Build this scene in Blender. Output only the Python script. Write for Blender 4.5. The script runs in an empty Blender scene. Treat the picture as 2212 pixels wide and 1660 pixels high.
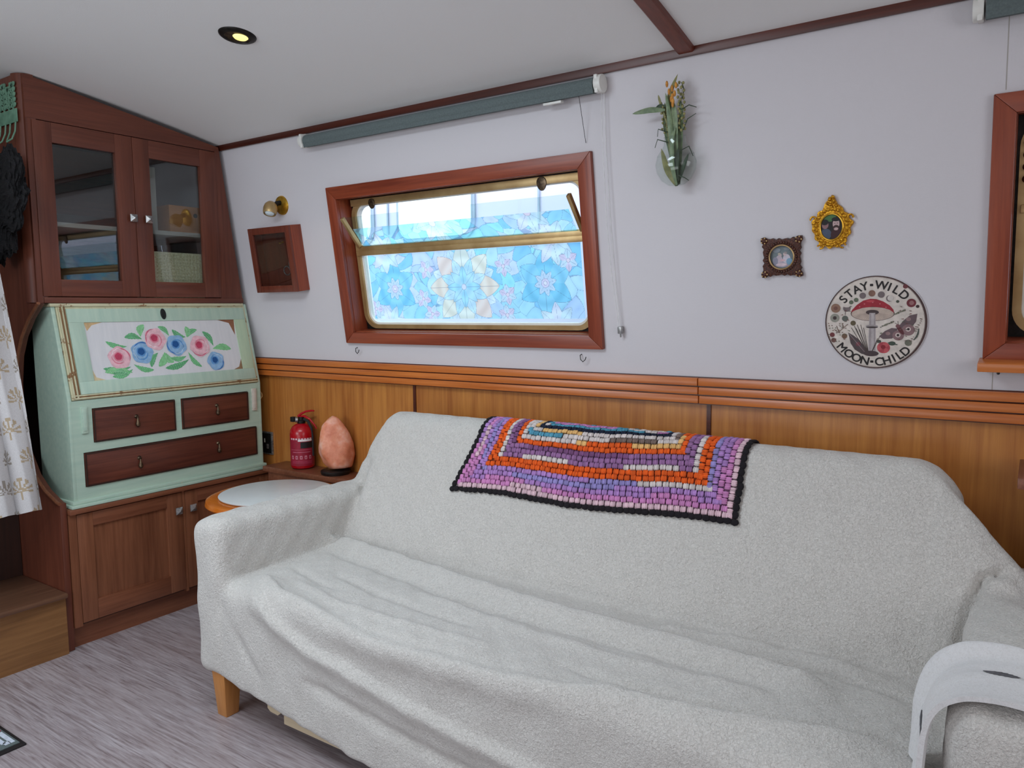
import bpy, bmesh, math, random
import numpy as np
from mathutils import Matrix, Vector
from mathutils.bvhtree import BVHTree
random.seed(7); rng = np.random.default_rng(7)
SC = bpy.context.scene; COL = SC.collection; PI = math.pi

# ------------------------------------------------------------ camera, world, lights, exposure
F_PX, YAW, PITCH, ROLL = 1649.4, math.radians(-34.480), math.radians(5.6886), math.radians(0.5348)
fw = np.array([math.sin(YAW)*math.cos(PITCH), math.cos(YAW)*math.cos(PITCH), -math.sin(PITCH)])
rt = np.array([math.cos(YAW), -math.sin(YAW), 0.0]); dn = np.cross(fw, rt)
cr, sr = math.cos(ROLL), math.sin(ROLL)
rt2 = cr*rt + sr*dn; dn2 = -sr*rt + cr*dn
cam = bpy.data.objects.new('camera', bpy.data.cameras.new('camera')); COL.objects.link(cam)
M = Matrix.Identity(4)
for i in range(3):
    M[i][0] = rt2[i]; M[i][1] = -dn2[i]; M[i][2] = -fw[i]
M[0][3], M[1][3], M[2][3] = 0, 0, 1.35
cam.matrix_world = M
cam.data.sensor_width = 36; cam.data.lens = F_PX/2212*36; cam.data.clip_start = 0.02
SC.camera = cam
SC.view_settings.view_transform = 'Standard'; SC.view_settings.look = 'None'
SC.view_settings.gamma = 1; SC.view_settings.use_curve_mapping = False
SC.view_settings.exposure = 0.0
W = bpy.data.worlds.new('overcast_sky'); SC.world = W; W.use_nodes = True
W.node_tree.nodes['Background'].inputs[0].default_value = (0.82, 0.92, 1.0, 1)
W.node_tree.nodes['Background'].inputs[1].default_value = 2.9

def area(name, loc, target, sx, sy, power, color=(0.86, 0.94, 1.0)):
    L = bpy.data.lights.new(name, 'AREA'); L.shape = 'RECTANGLE'; L.size = sx; L.size_y = sy
    L.energy = power; L.color = color
    o = bpy.data.objects.new(name, L); COL.objects.link(o); o.location = loc
    o.rotation_euler = (Vector(target)-Vector(loc)).to_track_quat('-Z', 'Y').to_euler()
    return o
# daylight entering by the windows of the opposite side, the end doors and the roof light, plus an added upward fill
area('daylight_side_window', (-2.50, -1.10, 1.50), (-2.45, 1.6, 1.05), 1.30, 0.70, 20, (0.80, 0.91, 1.0))
area('daylight_side_window', (0.45, -1.10, 1.50), (-0.3, 1.6, 1.3), 1.15, 0.60, 2, (1.0, 0.98, 0.97))
area('ceiling_fill', (-1.6, -1.15, 0.70), (-1.6, 0.9, 2.25), 1.8, 0.9, 13, (0.96, 0.98, 1.0))  # added low fill lamp, tilted up to brighten the ceiling
area('daylight_end_doors', (1.80, 0.35, 1.45), (-2.8, 1.0, 0.95), 1.5, 1.3, 18, (0.94, 0.96, 1.0))
area('daylight_roof_light', (-1.75, 0.65, 2.27), (-2.0, 0.9, 0), 1.3, 0.6, 34, (0.78, 0.90, 1.0))

# ------------------------------------------------------------ helpers
def lin(c):
    return tuple(((x/255)/12.92 if x/255 <= 0.04045 else ((x/255+0.055)/1.055)**2.4) for x in c)
def L4(c): return (*lin(c), 1.0)

MATS = {}
def base_mat(name, color=(200, 200, 200), rough=0.6, metal=0.0, **kw):
    m = bpy.data.materials.new(name); m.use_nodes = True
    b = m.node_tree.nodes['Principled BSDF']
    b.inputs['Base Color'].default_value = L4(color); b.inputs['Roughness'].default_value = rough
    b.inputs['Metallic'].default_value = metal
    for k, v in kw.items(): b.inputs[k].default_value = v
    MATS[name] = m
    return m, m.node_tree, b
def N(nt, t, **kw):
    n = nt.nodes.new(t)
    for k, v in kw.items():
        if k.startswith('_'): setattr(n, k[1:], v)
        else: n.inputs[k.replace('__', ' ')].default_value = v
    return n
def coords(nt, scale=(1, 1, 1), rot=(0, 0, 0), kind='Object'):
    tc = N(nt, 'ShaderNodeTexCoord'); mp = N(nt, 'ShaderNodeMapping')
    mp.inputs['Scale'].default_value = scale; mp.inputs['Rotation'].default_value = rot
    nt.links.new(tc.outputs[kind], mp.inputs['Vector']); return mp.outputs['Vector']
def ramp(nt, fac, stops):
    r = N(nt, 'ShaderNodeValToRGB'); cr_ = r.color_ramp
    while len(cr_.elements) < len(stops): cr_.elements.new(0.5)
    for e, (p, c) in zip(cr_.elements, stops):
        e.position = p; e.color = L4(c) if len(c) == 3 else c
    nt.links.new(fac, r.inputs['Fac']); return r.outputs['Color']
def noise(nt, vec, scale=5, detail=4, rough=0.5, dist=0.0):
    n = N(nt, 'ShaderNodeTexNoise'); n.inputs['Scale'].default_value = scale; n.inputs['Detail'].default_value = detail
    n.inputs['Roughness'].default_value = rough; n.inputs['Distortion'].default_value = dist
    nt.links.new(vec, n.inputs['Vector']); return n.outputs['Fac']
def mixc(nt, fac, a, b, mode='MIX'):
    m = N(nt, 'ShaderNodeMix'); m.data_type = 'RGBA'; m.blend_type = mode
    if isinstance(fac, (int, float)): m.inputs[0].default_value = fac
    else: nt.links.new(fac, m.inputs[0])
    for i, v in ((6, a), (7, b)):
        if isinstance(v, tuple): m.inputs[i].default_value = L4(v) if len(v) == 3 else v
        else: nt.links.new(v, m.inputs[i])
    return m.outputs[2]
def bump(nt, b, h, strength=0.3, dist=0.002):
    n = N(nt, 'ShaderNodeBump'); n.inputs['Strength'].default_value = strength; n.inputs['Distance'].default_value = dist
    nt.links.new(h, n.inputs['Height']); nt.links.new(n.outputs['Normal'], b.inputs['Normal'])

def wood(name, dark, light, axis='x', rough=0.35, fine=90, blot=None, bstr=0.15):
    m, nt, b = base_mat(name, light, rough)
    s = {'x': (0.04, 1, 1), 'y': (1, 0.04, 1), 'z': (1, 1, 0.04)}[axis]
    v = coords(nt, s); g = noise(nt, v, fine, 5, 0.6, 0.3)
    s2 = {'x': (0.15, 1, 1), 'y': (1, 0.15, 1), 'z': (1, 1, 0.15)}[axis]
    v2 = coords(nt, s2); g2 = noise(nt, v2, 9, 3, 0.55, 0.8)
    c1 = ramp(nt, g, [(0.32, dark), (0.68, light)])
    mid = tuple(int(0.45*a+0.55*c) for a, c in zip(dark, light))
    c2 = ramp(nt, g2, [(0.3, dark), (0.5, mid), (0.72, light)])
    c = mixc(nt, 0.5, c1, c2)
    if blot:
        c = mixc(nt, ramp(nt, noise(nt, coords(nt), 2.7, 4), [(0.5, (0, 0, 0)), (0.75, (150, 150, 150))]), c, blot)
    nt.links.new(c, b.inputs['Base Color']); bump(nt, b, g, bstr, 0.001)
    return m
def noisy(name, ca, cb, scale=20, rough=0.6, metal=0, bstr=0.0, bdist=0.002, detail=4, **kw):
    m, nt, b = base_mat(name, ca, rough, metal, **kw)
    n = noise(nt, coords(nt), scale, detail)
    nt.links.new(ramp(nt, n, [(0.35, ca), (0.65, cb)]), b.inputs['Base Color'])
    if bstr: bump(nt, b, n, bstr, bdist)
    return m
def attr_mat(name, rough=0.7, bscale=0, bstr=0.0, metal=0, **kw):
    m, nt, b = base_mat(name, (200, 200, 200), rough, metal, **kw)
    a = N(nt, 'ShaderNodeAttribute'); a.attribute_name = 'Col'
    n = noise(nt, coords(nt), bscale or 60, 3)
    c = mixc(nt, 1.0, a.outputs['Color'], ramp(nt, n, [(0.3, (225, 225, 225)), (0.7, (255, 255, 255))]), 'MULTIPLY')
    nt.links.new(c, b.inputs['Base Color'])
    if bstr: bump(nt, b, n, bstr, 0.002)
    return m
def glass(name, tint=(235, 245, 245), gloss=1.0, ior=0.02):
    m = bpy.data.materials.new(name); m.use_nodes = True; nt = m.node_tree; nt.nodes.clear()
    out = N(nt, 'ShaderNodeOutputMaterial'); t = N(nt, 'ShaderNodeBsdfTransparent'); g = N(nt, 'ShaderNodeBsdfGlossy')
    t.inputs['Color'].default_value = L4(tint); g.inputs['Roughness'].default_value = 0.01
    lw = N(nt, 'ShaderNodeLayerWeight'); lw.inputs['Blend'].default_value = 0.5
    pw = N(nt, 'ShaderNodeMath'); pw.operation = 'POWER'; pw.inputs[1].default_value = 5; nt.links.new(lw.outputs['Facing'], pw.inputs[0])
    f = N(nt, 'ShaderNodeMath'); f.operation = 'MULTIPLY_ADD'; f.inputs[1].default_value = 0.55; f.inputs[2].default_value = ior; nt.links.new(pw.outputs[0], f.inputs[0])
    n = noise(nt, coords(nt), 3, 2)
    bp = N(nt, 'ShaderNodeBump'); bp.inputs['Strength'].default_value = 0.02; nt.links.new(n, bp.inputs['Height'])
    nt.links.new(bp.outputs['Normal'], g.inputs['Normal'])
    mx = N(nt, 'ShaderNodeMixShader'); nt.links.new(f.outputs[0], mx.inputs[0])
    nt.links.new(t.outputs[0], mx.inputs[1]); nt.links.new(g.outputs[0], mx.inputs[2]); nt.links.new(mx.outputs[0], out.inputs['Surface'])
    MATS[name] = m; return m

class MB:
    def __init__(s): s.v = []; s.f = []; s.c = []; s.n = 0
    def add(s, v, f, col=None, M=None):
        v = np.asarray(v, float).reshape(-1, 3)
        if M is not None:
            A = np.array(M); v = v @ A[:3, :3].T + A[:3, 3]
        s.v.append(v)
        for q in f: s.f.append(tuple(i + s.n for i in q)); s.c.append(col)
        s.n += len(v); return s
    def box(s, lo, hi, col=None, M=None):
        x0, y0, z0 = lo; x1, y1, z1 = hi
        v = [(x0,y0,z0),(x1,y0,z0),(x1,y1,z0),(x0,y1,z0),(x0,y0,z1),(x1,y0,z1),(x1,y1,z1),(x0,y1,z1)]
        return s.add(v, [(0,3,2,1),(4,5,6,7),(0,1,5,4),(1,2,6,5),(2,3,7,6),(3,0,4,7)], col, M)
    def hexa(s, v, col=None, M=None):  # 8 verts, bottom loop then top loop
        return s.add(v, [(0,3,2,1),(4,5,6,7),(0,1,5,4),(1,2,6,5),(2,3,7,6),(3,0,4,7)], col, M)
    def prism(s, poly, a, b, axes='xyz', col=None, M=None):  # poly in first two axes, extruded along the third
        idx = ['xyz'.index(c) for c in axes]; n = len(poly); vs = []
        for h in (a, b):
            for p in poly:
                q = [0, 0, 0]; q[idx[0]] = p[0]; q[idx[1]] = p[1]; q[idx[2]] = h; vs.append(q)
        f = [tuple(range(n))[::-1], tuple(range(n, 2*n))] + [(i, (i+1) % n, n+(i+1) % n, n+i) for i in range(n)]
        return s.add(vs, f, col, M)
    def flat(s, poly, h=0.0, col=None, M=None):
        return s.add([(p[0], p[1], h) for p in poly], [tuple(range(len(poly)))], col, M)
    def lathe(s, prof, n=32, col=None, M=None, c=(0, 0, 0), sy=1.0):  # prof: (r, z)
        vs = []; k = len(prof)
        for i in range(n):
            a = 2*PI*i/n
            for r, z in prof: vs.append((c[0]+r*math.cos(a), c[1]+r*sy*math.sin(a), c[2]+z))
        f = [(i*k+j, ((i+1) % n)*k+j, ((i+1) % n)*k+j+1, i*k+j+1) for i in range(n) for j in range(k-1)]
        if prof[0][0] > 1e-6: f.append(tuple(i*k for i in range(n))[::-1])
        if prof[-1][0] > 1e-6: f.append(tuple(i*k+k-1 for i in range(n)))
        return s.add(vs, f, col, M)
    def tube(s, pts, r, n=8, col=None, M=None, closed=False):
        pts = [Vector(p) for p in pts]; k = len(pts); vs = []
        rs = r if isinstance(r, (list, tuple)) else [r]*k
        up = Vector((0.13, 0.31, 0.94))
        for i, p in enumerate(pts):
            if closed: t = pts[(i+1) % k]-pts[i-1]
            else: t = pts[min(i+1, k-1)]-pts[max(i-1, 0)]
            t.normalize(); a = t.cross(up)
            if a.length < 0.1: a = t.cross(Vector((1, 0, 0)))
            a.normalize(); b = t.cross(a)
            for j in range(n):
                g = 2*PI*j/n; vs.append(p+(a*math.cos(g)+b*math.sin(g))*rs[i])
        m = k if closed else k-1
        f = [(i*n+j, i*n+(j+1) % n, ((i+1) % k)*n+(j+1) % n, ((i+1) % k)*n+j) for i in range(m) for j in range(n)]
        if not closed: f += [tuple(range(n))[::-1], tuple((k-1)*n+j for j in range(n))]
        return s.add(vs, f, col, M)
    def grid(s, P, colf=None, cols=None, M=None):  # P: (nu,nv,3)
        nu, nv = P.shape[:2]; base = s.n; P = P.reshape(-1, 3)
        if M is not None:
            A = np.array(M); P = P @ A[:3, :3].T + A[:3, 3]
        s.v.append(P); s.n += nu*nv
        for i in range(nu-1):
            for j in range(nv-1):
                a = base+i*nv+j; s.f.append((a, a+nv, a+nv+1, a+1)); s.c.append(None if cols is None else tuple(cols[i, j]))
        return s
    def ellipsoid(s, c, r, nu=10, nv=6, col=None, M=None):
        vs = [(c[0], c[1], c[2]-r[2])]
        for j in range(1, nv):
            t = -PI/2+PI*j/nv
            for i in range(nu):
                a = 2*PI*i/nu; vs.append((c[0]+r[0]*math.cos(t)*math.cos(a), c[1]+r[1]*math.cos(t)*math.sin(a), c[2]+r[2]*math.sin(t)))
        vs.append((c[0], c[1], c[2]+r[2])); e = len(vs)-1
        f = [(0, 1+(i+1) % nu, 1+i) for i in range(nu)]
        for j in range(nv-2):
            o = 1+j*nu; f += [(o+i, o+(i+1) % nu, o+nu+(i+1) % nu, o+nu+i) for i in range(nu)]
        o = 1+(nv-2)*nu; f += [(o+i, o+(i+1) % nu, e) for i in range(nu)]
        return s.add(vs, f, col, M)

def make(name, mb, mat, parent=None, bevel=0, smooth=False, world=False, segs=2, sharp=40):
    v = np.concatenate(mb.v) if mb.v else np.zeros((0, 3))
    me = bpy.data.meshes.new(name)
    if world and parent is not None:
        A = np.array(wm(parent).inverted()); v = v @ A[:3, :3].T + A[:3, 3]
    me.from_pydata(v.tolist(), [], mb.f); me.update()
    if any(c is not None for c in mb.c):
        at = me.color_attributes.new('Col', 'FLOAT_COLOR', 'CORNER')
        ls = np.array([p.loop_total for p in me.polygons])
        cc = np.array([(*lin(c), 1.0) if c is not None else (0.8, 0.8, 0.8, 1) for c in mb.c])
        at.data.foreach_set('color', np.repeat(cc, ls, axis=0).ravel())
    if bevel:
        bm = bmesh.new(); bm.from_mesh(me)
        bmesh.ops.remove_doubles(bm, verts=bm.verts, dist=1e-6)
        es = [e for e in bm.edges if len(e.link_faces) == 2 and e.calc_face_angle(0) > 0.6]
        bmesh.ops.bevel(bm, geom=es, offset=bevel, segments=segs, affect='EDGES', profile=0.6, clamp_overlap=True)
        bm.to_mesh(me); bm.free()
    if smooth or bevel:
        me.polygons.foreach_set('use_smooth', [True]*len(me.polygons)); me.set_sharp_from_angle(angle=math.radians(sharp))
    me.materials.append(MATS[mat] if isinstance(mat, str) else mat)
    o = bpy.data.objects.new(name, me); COL.objects.link(o)
    if parent is not None: o.parent = parent
    return o
def wm(o):
    m = o.matrix_basis.copy()
    return (wm(o.parent) @ m) if o.parent else m
def tag(o, label=None, cat=None, group=None, kind=None):
    for k, v in (('label', label), ('category', cat), ('group', group), ('kind', kind)):
        if v: o[k] = v
    return o
def thing(name, label, cat, loc=(0, 0, 0), rot=(0, 0, 0), group=None, kind=None):
    o = bpy.data.objects.new(name, None); o.empty_display_size = 0.05; COL.objects.link(o)
    o.location = loc; o.rotation_euler = rot
    return tag(o, label, cat, group, kind)
def shade_frame(hs, name, mat, parent, **kw): pass

# ------------------------------------------------------------ geometry of the cabin side
T = math.radians(8.0717); YK, ZK = 2.42, 1.085
WROT = (PI/2+T, 0, 0)
def wallpt(x, s, w=0.0):
    return (x, YK - s*math.sin(T) - w*math.cos(T), ZK + s*math.cos(T) - w*math.sin(T))
def ceil_z(y): return 2.300-0.0607*(y-0.55)**2

# ------------------------------------------------------------ materials
def mk_wall(name, a, b_):
    m, nt, b = base_mat(name, a, 0.75)
    v = coords(nt)
    w1 = noise(nt, coords(nt, (500, 120, 500)), 1, 2); w2 = noise(nt, coords(nt, (120, 500, 120)), 1, 2)
    mxn = N(nt, 'ShaderNodeMath'); mxn.operation = 'ADD'; nt.links.new(w1, mxn.inputs[0]); nt.links.new(w2, mxn.inputs[1])
    nt.links.new(mixc(nt, noise(nt, v, 1.5, 3), a, b_), b.inputs['Base Color']); bump(nt, b, mxn.outputs[0], 0.25, 0.0008)
mk_wall('wall_lining', (204, 199, 202), (209, 204, 207))
mk_wall('ceiling_lining', (230, 229, 228), (234, 233, 232))
wood('red_wood_x', (104, 40, 24), (158, 76, 46), 'x', 0.32)
wood('red_wood_y', (104, 40, 24), (158, 76, 46), 'y', 0.32)
wood('dark_trim_x', (52, 18, 10), (92, 38, 22), 'x', 0.35)
wood('dark_trim_y', (82, 34, 22), (124, 60, 42), 'y', 0.35)
wood('dado_wood', (164, 82, 32), (208, 122, 56), 'x', 0.25)
wood('panel_wood', (148, 82, 34), (204, 138, 66), 'z', 0.36, 60, (150, 78, 30))
wood('cab_wood_z', (80, 38, 26), (116, 62, 44), 'z', 0.42)
wood('cab_wood_y', (80, 38, 26), (116, 62, 44), 'y', 0.42)
wood('base_wood_y', (98, 54, 36), (142, 88, 62), 'y', 0.38)
wood('base_wood_z', (102, 58, 38), (148, 94, 66), 'z', 0.38)
wood('step_wood', (110, 72, 40), (158, 112, 68), 'y', 0.4, 60)
wood('tread_wood', (78, 50, 36), (124, 88, 66), 'y', 0.4, 60)
wood('dark_wood', (36, 18, 12), (58, 30, 20), 'z', 0.5)
wood('oak_leg', (178, 116, 58), (204, 142, 80), 'z', 0.4)
wood('drawer_wood', (62, 28, 22), (116, 62, 46), 'y', 0.35, 70)
wood('table_wood', (186, 92, 18), (214, 122, 36), 'x', 0.2)
wood('box_wood', (172, 112, 66), (196, 136, 84), 'y', 0.6)
wood('pale_board', (196, 176, 146), (212, 194, 164), 'x', 0.6)
noisy('brass', (190, 160, 112), (166, 134, 88), 12, 0.35, 0.55)
noisy('bright_brass', (222, 178, 70), (190, 140, 40), 60, 0.3, 0.85)
noisy('gold_leafing', (226, 170, 44), (150, 92, 16), 260, 0.35, 0.75, 0.8, 0.002)
noisy('bronze_carving', (88, 42, 24), (38, 16, 10), 260, 0.4, 0.3, 0.8, 0.002)
noisy('pewter', (186, 184, 182), (130, 130, 130), 80, 0.35, 0.8)
noisy('dark_metal', (46, 40, 38), (28, 26, 24), 50, 0.4, 0.7)
noisy('antique_brass', (110, 92, 72), (64, 50, 40), 90, 0.35, 0.85)
noisy('black_plastic', (16, 15, 15), (24, 23, 23), 60, 0.4)
noisy('white_plastic', (226, 224, 218), (216, 214, 208), 20, 0.4)
noisy('white_laminate', (222, 226, 226), (216, 220, 220), 6, 0.3)
noisy('blind_fabric', (98, 108, 108), (88, 98, 98), 200, 0.9, 0, 0.2)
noisy('black_rubber', (20, 16, 18), (32, 26, 28), 40, 0.7)
noisy('red_enamel', (176, 8, 26), (160, 4, 20), 10, 0.25)
noisy('cord', (222, 220, 220), (205, 203, 203), 50, 0.6)
noisy('iron_paint', (118, 158, 132), (98, 136, 112), 40, 0.5)
noisy('black_fur', (10, 9, 11), (22, 20, 23), 90, 0.95, 0, 0.8, 0.01)
noisy('boat_white', (196, 194, 214), (190, 190, 210), 3, 0.4)
noisy('boat_window', (236, 250, 255), (226, 246, 252), 2, 0.2)
noisy('boat_trim', (150, 166, 184), (138, 154, 172), 10, 0.4)
noisy('water', (70, 84, 84), (90, 104, 104), 3, 0.1, 0, 0.4)
noisy('wicker', (222, 214, 184), (196, 186, 150), 140, 0.8, 0, 0.5)
noisy('card', (172, 166, 158), (160, 154, 146), 12, 0.8)
attr_mat('printed', 0.6)
attr_mat('yarn', 0.95, 700, 0.5)
attr_mat('cloth_print', 0.9, 500, 0.3)
glass('pane_glass', (238, 246, 246)); glass('cabinet_glass', (236, 240, 240), ior=0.07); glass('vase_glass', (251, 253, 252), ior=0.03)
# aged painted finish
def painted(name, c, c2, worn, amount=0.64, rough=0.45):
    m, nt, b = base_mat(name, c, rough)
    v = coords(nt); a = mixc(nt, ramp(nt, noise(nt, coords(nt, (1, 0.12, 1)), 60, 3), [(0.3, (0, 0, 0)), (0.7, (255, 255, 255))]), c, c2)
    w = ramp(nt, noise(nt, v, 16, 8, 0.7), [(amount, (0, 0, 0)), (amount+0.04, (255, 255, 255))])
    nt.links.new(mixc(nt, w, a, worn), b.inputs['Base Color'])
    bump(nt, b, noise(nt, coords(nt, (1, 0.1, 1)), 90, 3), 0.2, 0.0008)
painted('green_paint', (182, 202, 184), (168, 192, 176), (200, 196, 170), 0.68)
painted('green_paint_worn', (184, 200, 170), (172, 192, 164), (160, 128, 92), 0.62)
painted('cream_edge', (204, 200, 168), (188, 182, 148), (140, 104, 70), 0.57)
painted('gilt_groove', (146, 108, 68), (118, 84, 54), (186, 176, 140), 0.64)
painted('white_panel', (218, 216, 218), (210, 209, 212), (212, 184, 146), 0.7)
painted('worn_white', (206, 196, 184), (196, 186, 174), (150, 120, 96), 0.6)
# floor: dark greyed wood-look boards, grain along x
m, nt, b = base_mat('floor_wood', (110, 95, 90), 0.36)
g = noise(nt, coords(nt, (0.05, 1, 1)), 125, 6, 0.7, 0.4); g2 = noise(nt, coords(nt, (0.12, 1, 1)), 22, 4, 0.6, 1.5)
g3 = noise(nt, coords(nt, (0.3, 1, 1)), 5, 2)
c = mixc(nt, 0.5, ramp(nt, g, [(0.36, (98, 84, 86)), (0.47, (160, 149, 151)), (0.66, (204, 197, 201))]),
         ramp(nt, g2, [(0.32, (122, 106, 107)), (0.66, (176, 167, 171))]))
c = mixc(nt, ramp(nt, g3, [(0.4, (0, 0, 0)), (0.7, (120, 120, 120))]), c, (144, 122, 117))
nt.links.new(c, b.inputs['Base Color']); bump(nt, b, g, 0.35, 0.001)
# fleece
def fleece(name, a, b_, sc=170, st=0.9, di=0.004):
    m, nt, b = base_mat(name, a, 0.95)
    v = coords(nt); n1 = noise(nt, v, sc, 3, 0.6, 1.2); n2 = noise(nt, v, sc*0.6, 2, 0.5, 0.8)
    ad = N(nt, 'ShaderNodeMath'); ad.operation = 'ADD'; nt.links.new(n1, ad.inputs[0]); nt.links.new(n2, ad.inputs[1])
    c = ramp(nt, n1, [(0.33, b_), (0.55, a)])
    nt.links.new(c, b.inputs['Base Color']); bump(nt, b, ad.outputs[0], st, di)
    b.inputs['Sheen Weight'].default_value = 0.25; b.inputs['Sheen Roughness'].default_value = 0.6
fleece('fleece', (213, 208, 202), (192, 187, 181), 185, 1.0, 0.004)
fleece('plush', (216, 214, 214), (204, 201, 200), 240, 0.4, 0.002)
# salt rock
m, nt, b = base_mat('salt_rock', (224, 150, 118), 0.45)
v = coords(nt)
nt.links.new(ramp(nt, noise(nt, v, 14, 5, 0.6), [(0.3, (198, 108, 74)), (0.5, (226, 148, 116)), (0.72, (240, 196, 178))]), b.inputs['Base Color'])
b.inputs['Subsurface Weight'].default_value = 0.5; b.inputs['Subsurface Radius'].default_value = (0.05, 0.02, 0.01); b.inputs['Subsurface Scale'].default_value = 0.5
bump(nt, b, noise(nt, v, 40, 4), 0.4, 0.004)
# lamp that is lit
m = bpy.data.materials.new('lit_lens'); m.use_nodes = True; nt = m.node_tree; MATS['lit_lens'] = m
b = nt.nodes['Principled BSDF']; b.inputs['Base Color'].default_value = L4((250, 240, 170)); b.inputs['Emission Color'].default_value = L4((255, 240, 130)); b.inputs['Emission Strength'].default_value = 1.0
nt.links.new(ramp(nt, noise(nt, coords(nt), 30, 2), [(0.2, (255, 232, 110)), (0.8, (255, 246, 160))]), b.inputs['Emission Color'])
# translucent printed window film
m = bpy.data.materials.new('window_film'); m.use_nodes = True; nt = m.node_tree; nt.nodes.clear(); MATS['window_film'] = m
out = N(nt, 'ShaderNodeOutputMaterial'); tr = N(nt, 'ShaderNodeBsdfTransparent'); tl = N(nt, 'ShaderNodeBsdfTranslucent'); mx = N(nt, 'ShaderNodeMixShader')
a = N(nt, 'ShaderNodeAttribute'); a.attribute_name = 'Col'
nt.links.new(a.outputs['Color'], tr.inputs['Color']); nt.links.new(a.outputs['Color'], tl.inputs['Color'])
mx.inputs[0].default_value = 0.35
nt.links.new(tr.outputs[0], mx.inputs[1]); nt.links.new(tl.outputs[0], mx.inputs[2]); nt.links.new(mx.outputs[0], out.inputs['Surface'])

# ------------------------------------------------------------ room shell
XL, XR, YF = -3.85, 1.9, -1.25
tag(make('floor', MB().box((XL-0.1, YF-0.2, -0.05), (XR+0.1, 2.55, 0)), 'floor_wood'), kind='structure')
WX = [(-2.485, -1.297), (-0.071, 1.117)]   # window openings
S0, S1 = 0.163, 0.750
def holed_wall(mb, x0, x1, s0, s1, w0, w1):
    xs = [x0, WX[0][0], WX[0][1], WX[1][0], WX[1][1], x1]
    for i in range(5):
        if i in (1, 3):
            mb.box((xs[i], s0, w0), (xs[i+1], S0, w1)); mb.box((xs[i], S1, w0), (xs[i+1], s1, w1))
        else: mb.box((xs[i], s0, w0), (xs[i+1], s1, w1))
wb = tag(bpy.data.objects.new('wall_back', None), kind='structure'); COL.objects.link(wb); wb.location = (0, YK, ZK)
mb = MB(); holed_wall(mb, XL, XR, -0.06, 1.14, -0.09, 0)
u = make('upper_lining', mb, 'wall_lining', wb); u.rotation_euler = WROT
for xa, xb_ in ((XL, -2.1745), (-2.1665, -0.8835), (-0.8755, -0.0875+1.2)):
    make('wainscot_panel', MB().box((xa, 2.43, 0), (xb_, 2.45, 1.06)), 'panel_wood', wb, world=True)
make('wainscot_panel', MB().box((1.12, 2.43, 0), (XR, 2.45, 1.06)), 'panel_wood', wb, world=True)
make('backing', MB().box((XL, 2.45, 0), (XR, 2.47, 1.08)), 'dark_wood', wb, world=True)
for x in (-2.1705, -0.8795):
    make('joint_strip', MB().box((x-0.007, 2.4255, 0), (x+0.007, 2.4345, 1.035)), 'dark_trim_x', wb, world=True)
# lining seam beside the right window
make('lining_seam', MB().box((-0.0925, 0.0, 0.0), (-0.0905, S0-0.05, 0.0006)).box((-0.0925, S1+0.05, 0), (-0.0905, 1.02, 0.0006)), 'card', wb).rotation_euler = WROT
# dado rail of three stacked slats with a butt joint
dr = tag(bpy.data.objects.new('trim_1', None), kind='structure'); COL.objects.link(dr); dr.location = (0, 2.40, 1.03)
for xa, xb_ in ((XL+0.02, -0.908), (-0.9055, XR)):
    for z0, z1, y in ((1.031, 1.057, 2.402), (1.061, 1.086, 2.397), (1.090, 1.116, 2.392)):
        make('slat', MB().box((xa, y, z0), (xb_, 2.43, z1)), 'dado_wood', dr, bevel=0.003, world=True)
make('rail_core', MB().box((XL+0.02, 2.410, 1.028), (XR, 2.431, 1.119)), 'dark_trim_x', dr, world=True)
# ceiling
ys = np.linspace(YF-0.1, 2.45, 40); mb = MB()
for t0, sgn in ((0.0, 1), (0.03, -1)):
    P = np.array([[(x, y, ceil_z(y)+t0) for y in ys] for x in (XL-0.05, XR+0.05)])
    if sgn > 0: P = P[::-1]
    mb.grid(P)
tag(make('ceiling', mb, 'ceiling_lining', smooth=True), kind='structure')
ct = tag(bpy.data.objects.new('trim_2', None), kind='structure'); COL.objects.link(ct); ct.location = (0, YK, ZK); ct.rotation_euler = WROT
make('moulding', MB().box((-3.3, 1.024, 0.0), (XR, 1.052, 0.014)), 'dark_trim_x', ct, bevel=0.004)
mb = MB(); ys2 = np.linspace(YF, 2.262, 30)
P = np.array([[(x, y, ceil_z(y)-d) for y in ys2] for x, d in ((-0.935, -0.003), (-0.935, 0.012), (-0.930, 0.016), (-0.888, 0.016), (-0.883, 0.012), (-0.883, -0.003))])
mb.grid(P)
tag(make('trim_3', mb, 'dark_trim_y'), kind='structure')
# other walls
tag(make('wall_left', MB().prism([(YF, 0), (2.42, 0), (2.42, 1.09), (2.27, 2.13)]+[(y, ceil_z(y)+0.01) for y in np.linspace(2.2, YF, 12)], XL-0.05, XL, 'yzx'), 'dark_wood'), kind='structure')
tag(make('wall_right', MB().prism([(YF, 0), (2.42, 0), (2.42, 1.09), (2.27, 2.13)]+[(y, ceil_z(y)+0.01) for y in np.linspace(2.2, YF, 12)], XR, XR+0.05, 'yzx'), 'wall_lining'), kind='structure')
tag(make('wall_front', MB().box((XL, YF-0.06, 0), (XR, YF, 2.16)), 'wall_lining'), kind='structure')

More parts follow.
